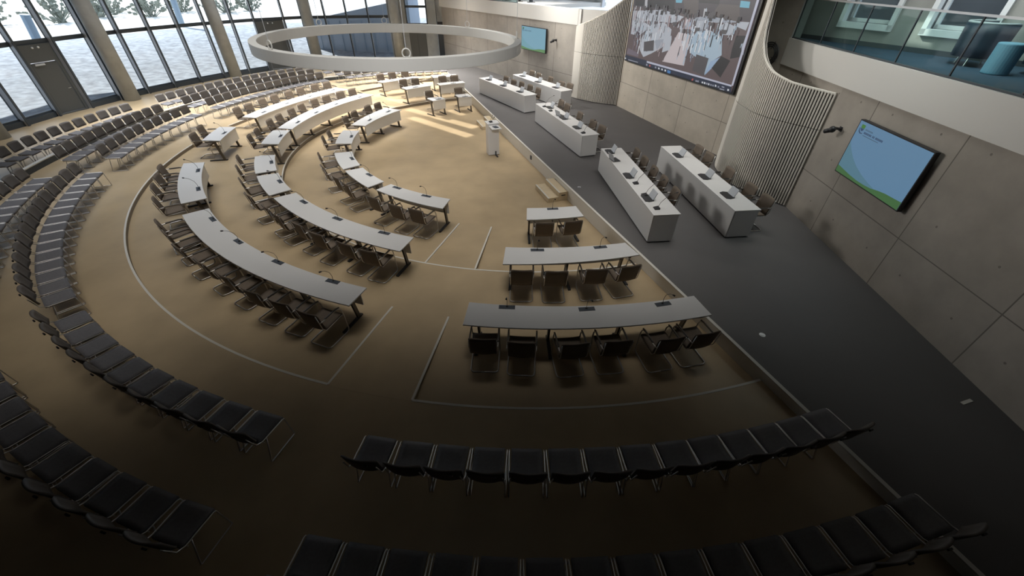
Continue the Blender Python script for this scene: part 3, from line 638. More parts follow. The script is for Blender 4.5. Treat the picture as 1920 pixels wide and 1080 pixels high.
SCR=[('wall', [(0.2, 4.9), (7.13, 5.17), (7.13, 4.53), (4.81, 4.5), (0.33, 4.56)]), ('dark', [(0.38, 4.81), (1.11, 4.85), (1.17, 4.61), (0.45, 4.6)]), ('dark', [(1.3, 4.85), (3.1, 4.93), (3.19, 4.61), (2.09, 4.6), (1.4, 4.59)]), ('dark', [(4.44, 4.99), (5.49, 5.04), (5.49, 4.9), (4.49, 4.89)]), ('wall2', [(3.57, 4.95), (4.42, 4.99), (4.62, 4.48), (3.91, 4.51)]), ('wall2', [(5.51, 4.91), (6.42, 4.92), (6.62, 4.51), (5.25, 4.53)]), ('cyan', [(3.14, 4.94), (3.56, 4.95), (3.54, 4.84), (3.2, 4.83)]), ('cyan', [(6.41, 5.04), (6.81, 5.03), (6.84, 4.87), (6.45, 4.87)]), ('pale', [(4.83, 4.74), (4.99, 4.74), (5.03, 4.51), (4.87, 4.51)]), ('pale', [(1.12, 4.85), (1.31, 4.85), (1.35, 4.56), (1.18, 4.56)]), ('cloth', [(0.38, 4.4), (2.52, 4.57), (3.85, 4.43), (3.47, 4.2), (1.64, 4.14), (0.43, 3.89)]), ('cloth', [(0.45, 4.02), (1.41, 4.06), (1.91, 3.95), (1.12, 3.55), (0.47, 3.55)]), ('cloth2', [(3.97, 4.4), (5.24, 4.55), (6.47, 4.5), (6.49, 4.47), (5.58, 4.39), (4.85, 4.4), (4.05, 4.32)]), ('pink', [(3.96, 4.41), (4.36, 4.42), (4.41, 4.09), (3.96, 4.05)]), ('carpet', [(3.74, 3.94), (4.43, 3.92), (4.5, 2.92), (3.12, 2.86)]), ('cloth', [(1.32, 3.48), (1.89, 4.01), (2.74, 4.17), (3.28, 3.98), (3.32, 3.6), (2.86, 3.3), (2.27, 3.03), (1.74, 2.82), (1.38, 3.05)]), ('cloth2', [(2.33, 3.52), (2.91, 3.62), (2.9, 3.34), (2.58, 3.2)]), ('cloth', [(2.98, 3.59), (3.36, 3.79), (3.41, 3.67), (3.44, 3.31), (2.97, 3.16)]), ('blue', [(4.47, 3.7), (4.76, 4.07), (5.42, 4.16), (6.08, 3.96), (6.27, 3.52), (5.84, 3.24), (5.74, 2.8), (5.39, 3.2), (4.73, 3.36)]), ('blue2', [(5.71, 2.82), (5.83, 3.26), (6.25, 3.46), (6.24, 3.35), (5.78, 2.86)]), ('cloth', [(5.75, 4.29), (6.06, 4.44), (6.5, 4.36), (6.4, 4.11), (6.1, 4.09)]), ('cloth', [(6.51, 4.5), (7.03, 4.52), (6.99, 4.3), (6.58, 4.36)]), ('cloth', [(4.53, 4.37), (5.08, 4.41), (5.23, 4.16), (4.69, 4.11)]), ('chair', [(1.63, 3.38), (2.33, 3.52), (2.42, 3.15), (1.73, 3.04)]), ('chair', [(5.05, 3.38), (5.73, 3.35), (5.72, 2.79), (5.05, 2.85)]), ('dark', [(6.26, 3.49), (6.73, 3.42), (6.51, 2.87), (5.97, 3.08)]), ('chair', [(5.95, 4.23), (6.22, 4.24), (6.23, 4.12), (6.01, 4.11)]), ('chair', [(3.29, 4.22), (3.56, 4.25), (3.57, 4.12), (3.34, 4.11)]), ('chair', [(4.64, 4.16), (4.9, 4.19), (4.92, 4.08), (4.68, 4.06)]), ('dark', [(6.65, 4.13), (7.13, 4.17), (7.08, 3.58), (6.69, 3.47), (6.65, 3.72)]), ('dark', [(0.81, 3.72), (1.15, 3.66), (1.16, 3.46), (0.94, 3.47)]), ('mauve', [(0.44, 3.0), (1.36, 2.91), (1.34, 2.77), (0.37, 2.77)]), ('chair', [(5.36, 4.38), (5.49, 4.39), (5.49, 4.29), (5.36, 4.28)]), ('cloth2', [(6.99, 3.92), (7.12, 4.03), (7.2, 3.65), (7.11, 3.68)]), ('edge', [(2.09, 2.73), (7.14, 2.76), (7.15, 2.71), (2.11, 2.66)]), ('edge', [(7.07, 5.15), (7.17, 5.15), (7.21, 2.75), (7.13, 2.75)]), ('bar', [(0.27, 2.72), (2.09, 2.74), (2.11, 2.66), (7.16, 2.71), (7.21, 2.54), (0.29, 2.49)]), ('white', [(0.33, 2.61), (0.43, 2.61), (0.43, 2.55), (0.34, 2.55)]), ('grey', [(0.63, 2.58), (1.44, 2.59), (1.44, 2.56), (0.64, 2.54)]), ('grey', [(2.08, 2.62), (2.19, 2.62), (2.2, 2.55), (2.09, 2.55)]), ('red', [(2.32, 2.62), (2.42, 2.62), (2.43, 2.56), (2.33, 2.55)]), ('blue', [(2.52, 2.62), (2.63, 2.63), (2.64, 2.56), (2.54, 2.56)]), ('grey', [(2.74, 2.62), (2.84, 2.62), (2.85, 2.56), (2.75, 2.56)]), ('white', [(2.97, 2.62), (3.07, 2.62), (3.09, 2.56), (2.99, 2.56)]), ('white', [(3.2, 2.62), (3.3, 2.62), (3.31, 2.56), (3.21, 2.56)]), ('white', [(3.42, 2.62), (3.52, 2.62), (3.53, 2.56), (3.44, 2.55)]), ('grey', [(5.36, 2.59), (5.44, 2.59), (5.46, 2.54), (5.38, 2.53)]), ('grey', [(5.46, 2.59), (5.54, 2.6), (5.55, 2.54), (5.47, 2.54)]), ('white', [(5.7, 2.6), (5.78, 2.61), (5.79, 2.55), (5.72, 2.55)]), ('white', [(5.82, 2.61), (5.9, 2.61), (5.91, 2.55), (5.84, 2.55)]), ('grey', [(5.94, 2.61), (6.01, 2.61), (6.03, 2.56), (5.95, 2.55)]), ('white', [(6.04, 2.61), (6.11, 2.61), (6.13, 2.56), (6.06, 2.55)]), ('grey', [(6.16, 2.61), (6.23, 2.61), (6.25, 2.56), (6.17, 2.56)]), ('grey', [(6.27, 2.61), (6.34, 2.61), (6.36, 2.56), (6.28, 2.56)]), ('white', [(6.39, 2.63), (6.46, 2.63), (6.48, 2.57), (6.41, 2.57)]), ('grey', [(6.54, 2.62), (6.61, 2.62), (6.62, 2.57), (6.55, 2.57)]), ('icon', [(3.61, 2.63), (3.82, 2.63), (3.83, 2.52), (3.63, 2.52)]), ('red', [(5.16, 2.6), (5.24, 2.61), (5.22, 2.53), (5.15, 2.53)]), ('grey', [(6.72, 2.65), (6.85, 2.65), (6.86, 2.61), (6.73, 2.61)]), ('grey', [(6.65, 2.57), (6.89, 2.57), (6.89, 2.54), (6.66, 2.53)]), ('white', [(7.01, 2.62), (7.09, 2.62), (7.1, 2.57), (7.03, 2.56)])]
S0 = Vector((5.21, 21.64)); S1 = Vector((7.53, 14.73)); dS = (S1-S0).normalized(); aS = atan2(dS.y, dS.x)
# the picture was read on the wall plane; the display stands 0.10 m in front of it
r = empty('big_display', (S0.x, S0.y, 0), aS, 'huge wall display showing white-clothed banquet tables, between two curved slatted walls', 'screen')
b = MB(); b.bbox((.28, -.10, 2.48), (7.28, 0, 6.45)); b.build('casing', 'black', r)
names = ['floorb']+sorted({c for c, _ in SCR if c not in ('floorb',)})+[]
P = MB(); lay = [0]
def put(c, pts, clip=True):
    lay[0] += 1; P.cur = names.index(c); pts = [(min(7.22, max(.33, x)), min(6.4, max(2.53, z))) for x, z in pts]
    P.add([(x, -.101-lay[0]*.00006, z) for x, z in pts], [tuple(range(len(pts)))])
put('floorb', [(.33, 2.55), (7.2, 2.55), (7.2, 6.4), (.33, 6.4)])
put('wall', [(.33, 4.6), (7.2, 4.6), (7.2, 6.4), (.33, 6.4)])
rs = random.Random(5)
main = [x for x in SCR if x[0] not in ('bar', 'edge', 'white', 'grey', 'red', 'icon')]; over = [x for x in SCR if x[0] in ('bar', 'edge', 'white', 'grey', 'red', 'icon')]
for c, p in main: 
    if c not in ('chair',): put(c, p)
def strokes(cx, cz, sx_, sz_, n, cols, hw=(.008, .03), hh=(.04, .2)):
    for _ in range(n):
        x = rs.gauss(cx, sx_); z = rs.gauss(cz, sz_); w_ = rs.uniform(*hw); h_ = rs.uniform(*hh); t = rs.uniform(-.02, .02)
        if .4 < x < 7.1 and z > 2.95: put(rs.choice(cols), [(x-w_, z-h_), (x+w_, z-h_), (x+w_+t, z+h_), (x-w_+t, z+h_)])
strokes(1.6, 4.3, .75, .16, 70, ['cloth', 'white', 'cloth2', 'chair', 'dark']); strokes(1.7, 3.7, .35, .3, 60, ['cloth', 'white', 'blue', 'chair'])
strokes(4.7, 3.75, .5, .3, 90, ['blue', 'white', 'cloth', 'blue2', 'chair']); strokes(3.6, 4.2, 1.6, .15, 90, ['cloth', 'cloth2', 'dark', 'pink', 'white'])
strokes(5.9, 4.1, .5, .15, 50, ['cloth', 'white', 'blue', 'dark', 'chair']); strokes(1.0, 3.6, .25, .35, 30, ['cloth', 'pink', 'dark', 'mauve']); strokes(2.8, 3.4, .3, .25, 18, ['pink', 'dark', 'carpet'], (.01, .02), (.03, .09))
strokes(3.5, 4.55, 1.8, .06, 45, ['dark', 'chair'], (.03, .09), (.03, .1))
for c, p in main:
    if c == 'chair': put(c, p)
for c, p in over: put(c, p)
P.build('picture', ['scr_'+n for n in names], r)
# wall cameras
def wcam(p, a, lb):
    r = empty('wall_camera', p, a, lb, 'camera', None)
    MB().bbox((-.05, -.02, -.05), (.05, 0, .05)).build('wall_plate', 'black', r)
    q = MB(); q.tube([(0, -.02, 0), (0, -.16, .02)], .03); q.build('arm', 'black', r)
    q = MB(); q.sphere((0, -.2, -.01), .075, 10); q.tube([(0, -.2, -.02), (-.10, -.30, -.09)], [.055, .05], 14); q.build('camera_head', 'black', r, smooth=True)
    MB().tube([(-.10, -.30, -.09), (-.108, -.308, -.096)], .035, 12).build('lens', 'dark_plate', r)
wcam((7.88, 9.92, 2.80), atan2(-1, -.0424), 'small black camera on the concrete between near slatted wall and blue screen')
wcam((2.24, 24.58, 2.90), atan2(dF.y, dF.x), 'small black camera on the far concrete wall beside the far blue screen')
DESKS={'R3': (0.13, (11.99, -95.6), (12.1, -74.1), (11.38, -95.6), (11.54, -74.0)), 'R2': (0.13, (10.09, -92.9), (10.0, -75.6), (9.42, -92.8), (9.47, -76.1)), 'R1': (0, (7.91, -89.6), (7.85, -78.6), (7.26, -89.4), (7.26, -78.8)), 'L3': (0.13, (11.79, -137.2), (11.92, -106.2), (11.2, -137.0), (11.36, -106.1)), 'L2': (0.13, (9.78, -134.1), (10.01, -106.2), (9.21, -133.5), (9.39, -106.1)), 'L1': (0, (7.51, -124.7), (7.64, -106.6), (6.99, -124.3), (7.05, -106.9)), 'L3a': (0.13, (11.76, -157.0), (11.71, -140.8), (11.16, -156.3), (11.12, -140.6)), 'L2a': (0.13, (9.71, -156.0), (9.75, -146.5), (9.1, -155.4), (9.16, -146.2)), 'L2b': (0.13, (9.75, -145.2), (9.81, -135.5), (9.16, -144.6), (9.22, -135.4)), 'L1a': (0, (7.28, -153.6), (7.4, -140.9), (6.7, -152.9), (6.82, -141.0)), 'L1b': (0, (7.4, -139.6), (7.55, -127.2), (6.85, -138.7), (6.99, -126.9)), 'S3': (0.13, (11.83, -168.3), (11.9, -176.1), (11.18, -167.5), (11.24, -175.9)), 'S2': (0.13, (9.68, -163.7), (9.65, -173.0), (9.07, -162.4), (9.01, -172.6)), 'S1': (0, (7.2, -161.7), (7.09, -174.4), (6.62, -160.2), (6.45, -173.4)), 'G3': (0.13, (11.73, -182.8), (11.42, -212.0), (11.09, -182.3), (10.56, -212.3)), 'G2': (0.13, (9.57, -174.6), (9.25, -211.3), (8.97, -173.4), (8.53, -211.8)), 'G1': (0, (6.97, -180.1), (6.75, -203.2), (6.36, -179.0), (5.89, -203.1)), 'F3a': (0.13, (10.98, -223.9), (10.88, -236.2), (10.47, -224.0), (10.37, -236.1)), 'F2a': (0.13, (8.77, -224.6), (8.71, -234.5), (8.16, -224.1), (8.14, -234.5)), 'F3b': (0.13, (10.73, -240.9), (10.44, -248.9), (10.0, -240.3), (9.81, -248.4)), 'F2b': (0.13, (8.54, -237.9), (8.44, -248.0), (7.96, -237.5), (7.99, -248.1)), 'F1a': (0, (6.44, -224.2), (6.27, -230.4), (5.81, -223.2), (5.68, -229.9)), 'F1b': (0, (6.2, -237.7), (6.09, -244.1), (5.6, -236.9), (5.43, -243.8))}
DCH={'L3': [(12.13, -108.5), (12.08, -111.8), (12.06, -115.3), (11.99, -119.5), (11.98, -123.7), (12.02, -128.4), (12.0, -132.4), (12.02, -135.8)], 'L3a': [(11.94, -143.0), (11.99, -147.8), (11.97, -151.5), (12.0, -155.2)], 'L2': [(10.07, -109.4), (10.02, -113.0), (9.99, -118.1), (9.92, -122.3), (9.95, -127.0), (9.91, -130.4)], 'L2b': [(9.97, -136.6), (9.9, -143.3)], 'L2a': [(9.89, -149.7), (9.89, -155.0)], 'L1': [(7.84, -110.3), (7.85, -114.9), (7.78, -120.9)], 'L1b': [(7.67, -130.4), (7.64, -135.2)], 'L1a': [(7.62, -143.3), (7.5, -151.8)], 'R3': [(12.13, -93.7), (12.18, -90.6), (12.22, -86.7), (12.21, -83.3), (12.28, -79.2), (12.29, -76.2)], 'R2': [(10.17, -90.6), (10.21, -86.7), (10.21, -82.1), (10.21, -78.3)], 'R1': [(7.99, -86.5), (7.97, -81.6)], 'S3': [(12.0, -170.4), (12.18, -174.9)], 'S2': [(9.91, -167.7), (9.88, -171.8)], 'S1': [(7.36, -165.5), (7.27, -171.0)], 'G3': [(12.26, -187.0), (12.18, -189.9), (12.23, -194.3), (12.27, -198.1), (12.2, -201.9), (12.24, -205.6), (12.23, -209.7), (12.11, -212.8)], 'G2': [(9.89, -178.7), (9.88, -183.0), (9.87, -188.3), (9.92, -193.0), (9.92, -198.0), (9.86, -202.1), (9.83, -207.2), (9.74, -211.3)], 'G1': [(7.2, -185.7), (7.23, -192.1), (7.18, -199.8), (7.05, -204.1)], 'F3a': [(11.84, -228.0), (11.93, -231.6), (11.86, -235.4)], 'F2a': [(9.63, -229.3), (9.46, -233.2)], 'F2b': [(9.27, -242.5), (9.21, -246.7)], 'F1a': [(6.91, -229.3)], 'F1b': [(6.77, -242.7)]}
PANELS={'R3': [(11.47, -92.0), (11.55, -84.7), (11.62, -77.5)], 'R2': [(9.53, -88.5), (9.54, -79.9)], 'R1': [(7.34, -84.0)], 'L3': [(11.3, -133.3), (11.34, -125.3), (11.36, -117.7), (11.4, -109.9)], 'L3a': [(11.26, -152.7), (11.24, -144.8)], 'L2': [(9.34, -129.1), (9.4, -119.8), (9.44, -110.7)], 'L2b': [(9.28, -140.2)], 'L2a': [(9.23, -151.2)], 'L1': [(7.08, -121.5), (7.12, -112.7)], 'L1b': [(6.99, -133.1)], 'L1a': [(6.86, -147.0)], 'S3': [(11.36, -172.2)], 'S2': [(9.17, -168.4)], 'S1': [(6.66, -167.5)], 'G3': [(11.24, -186.8), (11.15, -194.4), (11.09, -201.9), (11.05, -209.6)], 'G2': [(9.07, -179.3), (8.97, -188.5), (8.92, -197.8), (8.79, -207.4)], 'G1': [(6.45, -186.5), (6.28, -199.0)], 'F3a': [(10.6, -227.7), (10.45, -233.9)], 'F2a': [(8.33, -228.5)], 'F2b': [(8.12, -243.5)], 'F1a': [(5.88, -226.9)], 'F1b': [(5.59, -240.5)], 'F3b': [(10.38, -245.0)]}
COUNTERS={'near_left': {'c': (3.46, 10.85), 'u': (0.103, -0.995), 'n': (0.995, 0.103), 'L': 4.56, 'w': 0.71, 'ch': [(-1.85, 0.39), (-1.14, 0.41), (-0.37, 0.42), (0.34, 0.39), (1.11, 0.44)], 'it': {'t': [(-1.95, -0.17), (-0.02, -0.2), (1.41, -0.18)], 'l': [(-1.25, -0.21)], 'm': [(0.49, -0.16), (1.22, -0.18), (1.97, -0.15)]}}, 'near_right': {'c': (5.5, 11.1), 'u': (0.105, -0.995), 'n': (0.995, 0.105), 'L': 4.53, 'w': 0.68, 'ch': [(-1.92, 0.53), (-1.25, 0.54), (-0.03, 0.53), (1.09, 0.53), (1.8, 0.53)], 'it': {'t': [(-1.41, -0.17), (0.27, -0.13), (1.47, -0.11)], 'l': [], 'm': []}}, 'middle': {'c': (2.03, 16.64), 'u': (0.318, -0.948), 'n': (0.948, 0.318), 'L': 4.59, 'w': 0.67, 'ch': [(-2.15, 0.57), (-1.47, 0.54), (-0.14, 0.49), (1.05, 0.48), (1.76, 0.48)], 'it': {'t': [(-1.48, -0.03), (0.14, -0.11), (1.38, -0.13)], 'l': [(-0.24, -0.07)], 'm': [(-1.7, -0.18), (-1.01, -0.18), (2.02, -0.18)]}}, 'far_front': {'c': (-0.37, 22.19), 'u': (0.521, -0.854), 'n': (0.854, 0.521), 'L': 4.71, 'w': 0.65, 'ch': [(-1.53, 0.64), (-0.54, 0.53), (0.08, 0.62), (0.89, 0.61), (1.65, 0.58)], 'it': {'t': [(-1.58, -0.15), (-0.01, -0.18), (1.51, -0.14)], 'l': [], 'm': []}}, 'far_back': {'c': (1.43, 23.13), 'u': (0.512, -0.859), 'n': (0.859, 0.512), 'L': 4.66, 'w': 0.59, 'ch': [(-2.28, 0.69), (-1.49, 0.6), (-0.37, 0.62), (0.98, 0.42), (1.47, 0.55)], 'it': {'t': [(-1.65, -0.12), (0.01, -0.19), (1.51, -0.13)], 'l': [], 'm': []}}}
# ------------------------------------------------------------------ desks (polar, about the hall's centre)
ORD = ['first', 'second', 'third', 'fourth', 'fifth', 'sixth', 'seventh', 'eighth', 'ninth', 'tenth', 'eleventh', 'twelfth', 'thirteenth', 'fourteenth', 'fifteenth', 'sixteenth', 'seventeenth']
DL = {'R3': 'nearest curved desk, right of aisle', 'R2': 'four-seat desk right of aisle', 'R1': 'two-seat desk by the steps', 'L3': 'longest curved desk, left of aisle', 'L2': 'six-seat middle-row desk, left of aisle', 'L1': 'three-seat inner desk, left of aisle',
      'L3a': 'four-seat outer desk at left bend', 'L2a': 'upper middle-row square desk, left bend', 'L2b': 'lower middle-row square desk, left bend', 'L1a': 'upper small inner desk, left bend', 'L1b': 'lower small inner desk, left bend',
      'S3': 'lone outer desk beyond left bend', 'S2': 'small middle-row desk beyond left bend', 'S1': 'small inner desk beyond left bend', 'G3': 'long outer desk below the ring', 'G2': 'long middle-row desk below the ring', 'G1': 'sunlit inner desk below the ring',
      'F3a': 'far outer desk with sunlit panel', 'F2a': 'sunlit far middle-row desk', 'F3b': 'farthest small desk beside stage', 'F2b': 'far wide desk beside stage', 'F1a': 'far small desk in sun streaks', 'F1b': 'far small inner desk beside stage'}
def PV(r, a, z): x, y = pl(r, a); return Vector((x, y, z))
def desk(key, T, o0, o1, i0, i1):
    (ro0, ao0), (ro1, ao1), (ri0, ai0), (ri1, ai1) = o0, o1, i0, i1
    n = max(3, int(abs(ao1-ao0)/1.2)); am = (ao0+ao1)/2; base = PV((ro0+ri0+ro1+ri1)/4, am, T)
    rt_ = empty('curved_desk', base, 0, '', 'desk', 'white curved meeting desks')
    rt_['label'] = 'white ' + DL[key]
    def P(side, t, off=0): 
        r = (ro0+(ro1-ro0)*t if side else ri0+(ri1-ri0)*t)+off; a = ao0+(ao1-ao0)*t if side else ai0+(ai1-ai0)*t
        q = PV(r, a, T)-base; return (q.x, q.y)
    ts = [i/n for i in range(n+1)]
    MB().strip([P(0, t) for t in ts], [P(1, t) for t in ts], .712, .74).build('desk_top', 'desk_white', rt_, bevel=.004)
    tt = [.025+.95*t for t in ts]
    zlow = .30
    MB().strip([P(0, t, .035) for t in tt], [P(0, t, .055) for t in tt], zlow, .708).build('front_panel', 'desk_panel', rt_)
    Lm = abs(ao1-ao0)*pi/180*ro0; nl = max(2, int(round(Lm/1.75))+1)
    for i in range(nl):
        t = .045+.91*i/(nl-1); a = ai0+(ai1-ai0)*t; ri = ri0+(ri1-ri0)*t; dep = ro0-ri0
        ct = PV(ri+.24, a, T)-base; cb = PV(ri+.14, a, T)-base; ang = radians(a)
        q = MB(); R_ = Matrix.Rotation(ang, 3, 'Z'); vs = []
        for c_, z in ((cb, .03), (ct, .70)):
            for sx_, sy_ in ((-1, -1), (1, -1), (1, 1), (-1, 1)): v = R_@Vector((sx_*.04, sy_*.022, 0)); vs.append((c_.x+v.x, c_.y+v.y, z))
        q.add(vs, [(3, 2, 1, 0), (4, 5, 6, 7), (0, 1, 5, 4), (1, 2, 6, 5), (2, 3, 7, 6), (3, 0, 4, 7)])
        lg = q.build('leg', 'dark_tube', rt_)
        f = PV(ri+.34, a, T)-base; MB().box((f.x, f.y, .018), (.60, .06, .034), rz=ang).build('foot', 'black', lg)
        c = PV(ri+.30, a, T)-base; MB().box((c.x, c.y, .69), (.46, .05, .035), rz=ang).build('bracket', 'dark_tube', lg)
    return rt_, base
deskroot = {}
# microphone prototype: round foot, bent neck leaning towards the seat (+y local), small head
def make_mic():
    r = empty('gooseneck_microphone', (0, 0, 0), 0, '', 'microphone', 'gooseneck microphones on the curved desks')
    MB().cyl((0, 0), .022, 0, .012, 14).build('base', 'black', r)
    MB().tube([(0, 0, .01), (0, .0, .12), (0, .03, .22), (0, .12, .32), (0, .20, .36)], .0045, 6).build('gooseneck', 'dark_tube', r)
    MB().tube([(0, .20, .36), (0, .245, .375)], [.014, .017], 8).build('mic_head', 'black', r)
    return r
mic0 = make_mic(); micT = tree_of(mic0); usedmic = False
for key, (T, o0, o1, i0, i1) in DESKS.items():
    rt_, base = desk(key, T, o0, o1, i0, i1)
    for j, (r_, a) in enumerate(PANELS.get(key, [])):
        p = PV(r_, a, T)-base; ang = radians(a)
        MB().box((p.x, p.y, .742), (.105, .30, .006), rz=ang).build('connection_panel', 'dark_plate', rt_)
        loc = PV(r_-.02, a, T+.745); rz = radians(a-90)
        np_ = len(PANELS[key]); ps = sorted(PANELS[key], key=lambda q: q[1]); k_ = ps.index((r_, a))
        lab = 'gooseneck microphone' + (', ' + ORD[k_] + (' from the left' if key[0] in 'RF' else ' from the far end' if key[0] == 'L' and False else '') if np_ > 1 else '') + ' on the ' + DL[key]
        if np_ > 1 and key[0] not in 'RF': lab = 'gooseneck microphone, %s from the %s, %s' % (ORD[k_], 'far end' if key[0] in 'G' else 'left', DL[key])
        if not usedmic: mic0.location = loc; mic0.rotation_euler = (0, 0, rz); mic0['label'] = lab; usedmic = True
        else: dup(mic0, loc, rz, lab, 'gooseneck microphones on the curved desks', micT)

# ------------------------------------------------------------------ chair prototypes (origin on the floor, sitter looks along -y)
def rbox_sheet(w_, h_, curve, tilt, y0, z0, nx=8, nz=5, rad=.0):
    g = []
    for i in range(nx+1):
        x = -w_/2+w_*i/nx; rowp = []
        for j in range(nz+1):
            z = h_*j/nz; y = y0+tilt*z-curve*(2*x/w_)**2+.0
            cut = rad*((abs(2*x/w_))**6); zz = z if 0 < j < nz else (z-cut if j == nz else z+cut)
            rowp.append((x, y, z0+zz))
        g.append(rowp)
    return g
def make_armchair():
    r = empty('cantilever_armchair', (0, 0, 0), 0, '', 'chair')
    g = []
    for i in range(7):
        x = -.23+.46*i/6; g.append([(x, -.24+.45*j/6, .455+(-.03*(j/6) if j > 0 else -.012)+.012*abs(x/.23)**2) for j in range(7)])
    MB().sheet(g, .032).build('seat', 'brown_mesh', r, smooth=True)
    MB().sheet(rbox_sheet(.475, .44, .035, .20, .235, .435, rad=.02), .018).build('backrest', 'brown_mesh', r, smooth=True)
    for sx_ in (-1, 1):
        q = MB(); X = .245*sx_
        q.tube([(0, .28, .014), (X*.8, .28, .014), (X*.96, .25, .014), (X, .20, .014), (X, -.20, .014), (X, -.25, .03), (X, -.265, .08), (X, -.25, .45), (X, -.235, .56), (X, -.19, .635), (X, -.12, .655), (X, .22, .655), (X*.96, .285, .66)], .0125, 7)
        q.tube([(X, -.252, .44), (X*.94, -.2, .44), (X*.94, .2, .42), (X*.94, .262, .50), (X*.94, .318, .85)], .009, 6)
        q.build('side_frame', 'chrome', r, smooth=True)
        MB().tube([(X, -.20, .655), (X, -.12, .672), (X, .16, .672)], .016, 6).build('arm_pad', 'dark_tube', r)
    return r
def make_rowchair():
    r = empty('stacking_chair', (0, 0, 0), 0, '', 'chair')
    g = []
    for i in range(7):
        x = -.205+.41*i/6; g.append([(x, -.235+.44*j/7, .455-.018*(1-(j/7))**8*2-.02*sin(pi*min(1, j/7))+.0) for j in range(8)])
    MB().sheet(g, .045).build('seat', 'grey_fabric', r, smooth=True)
    MB().sheet(rbox_sheet(.455, .33, .05, .20, .27, .53, rad=.03), .026).build('backrest', 'grey_shell', r, smooth=True)
    MB().box((-.11, .352, .80), (.05, .02, .028), rx=-.2).build('grip_slot', 'black', r)
    for sx_ in (-1, 1):
        q = MB(); X = .232*sx_
        q.tube([(X*.92, .31, .72), (X*.96, .255, .50), (X, .17, .46), (X, -.20, .445), (X, -.225, .43), (X, -.25, .014), (X, -.235, .010), (X, .20, .010), (X, .215, .02), (X*.97, .10, .44)], .0085, 6)
        q.build('side_frame', 'chrome', r, smooth=True)
    MB().tube([(-.24, .16, .43), (.24, .16, .43)], .008, 5).build('cross_bar', 'chrome', r)
    return r
arm0 = make_armchair(); armT = tree_of(arm0); uarm = [False]
row0 = make_rowchair(); rowT = tree_of(row0); urow = [False]
def put_chair(kind, loc, rz, label, group):
    p, t, u = (arm0, armT, uarm) if kind == 'arm' else (row0, rowT, urow)
    if not u[0]: p.location = loc; p.rotation_euler = (0, 0, rz); p['label'] = label; p['group'] = group; u[0] = True; return p
    return dup(p, loc, rz, label, group, t)
jr = random.Random(21)
for key, lst in DCH.items():
    T = DESKS[key][0]; ls = sorted(lst, key=lambda q: q[1] if key[0] in 'RL' else -q[1])
    for r_, a in lst:
        k_ = ls.index((r_, a)); n_ = len(ls)
        if key[0] == 'R': pos = '%s from the left' % ORD[k_]
        elif key[0] == 'L': pos = '%s from the far end' % ORD[k_]
        elif key[0] in 'SG': pos = '%s from the near end' % ORD[k_]
        else: ls2 = sorted(lst, key=lambda q: -q[1]); pos = '%s from the left' % ORD[ls2.index((r_, a))]
        lab = ('brown armchair, %s, at the %s' % (pos, DL[key])) if n_ > 1 else 'brown armchair at the %s' % DL[key]
        put_chair('arm', PV(r_, a, T), radians(a-90+jr.uniform(-4, 4)), lab, 'brown cantilever armchairs at the curved desks')

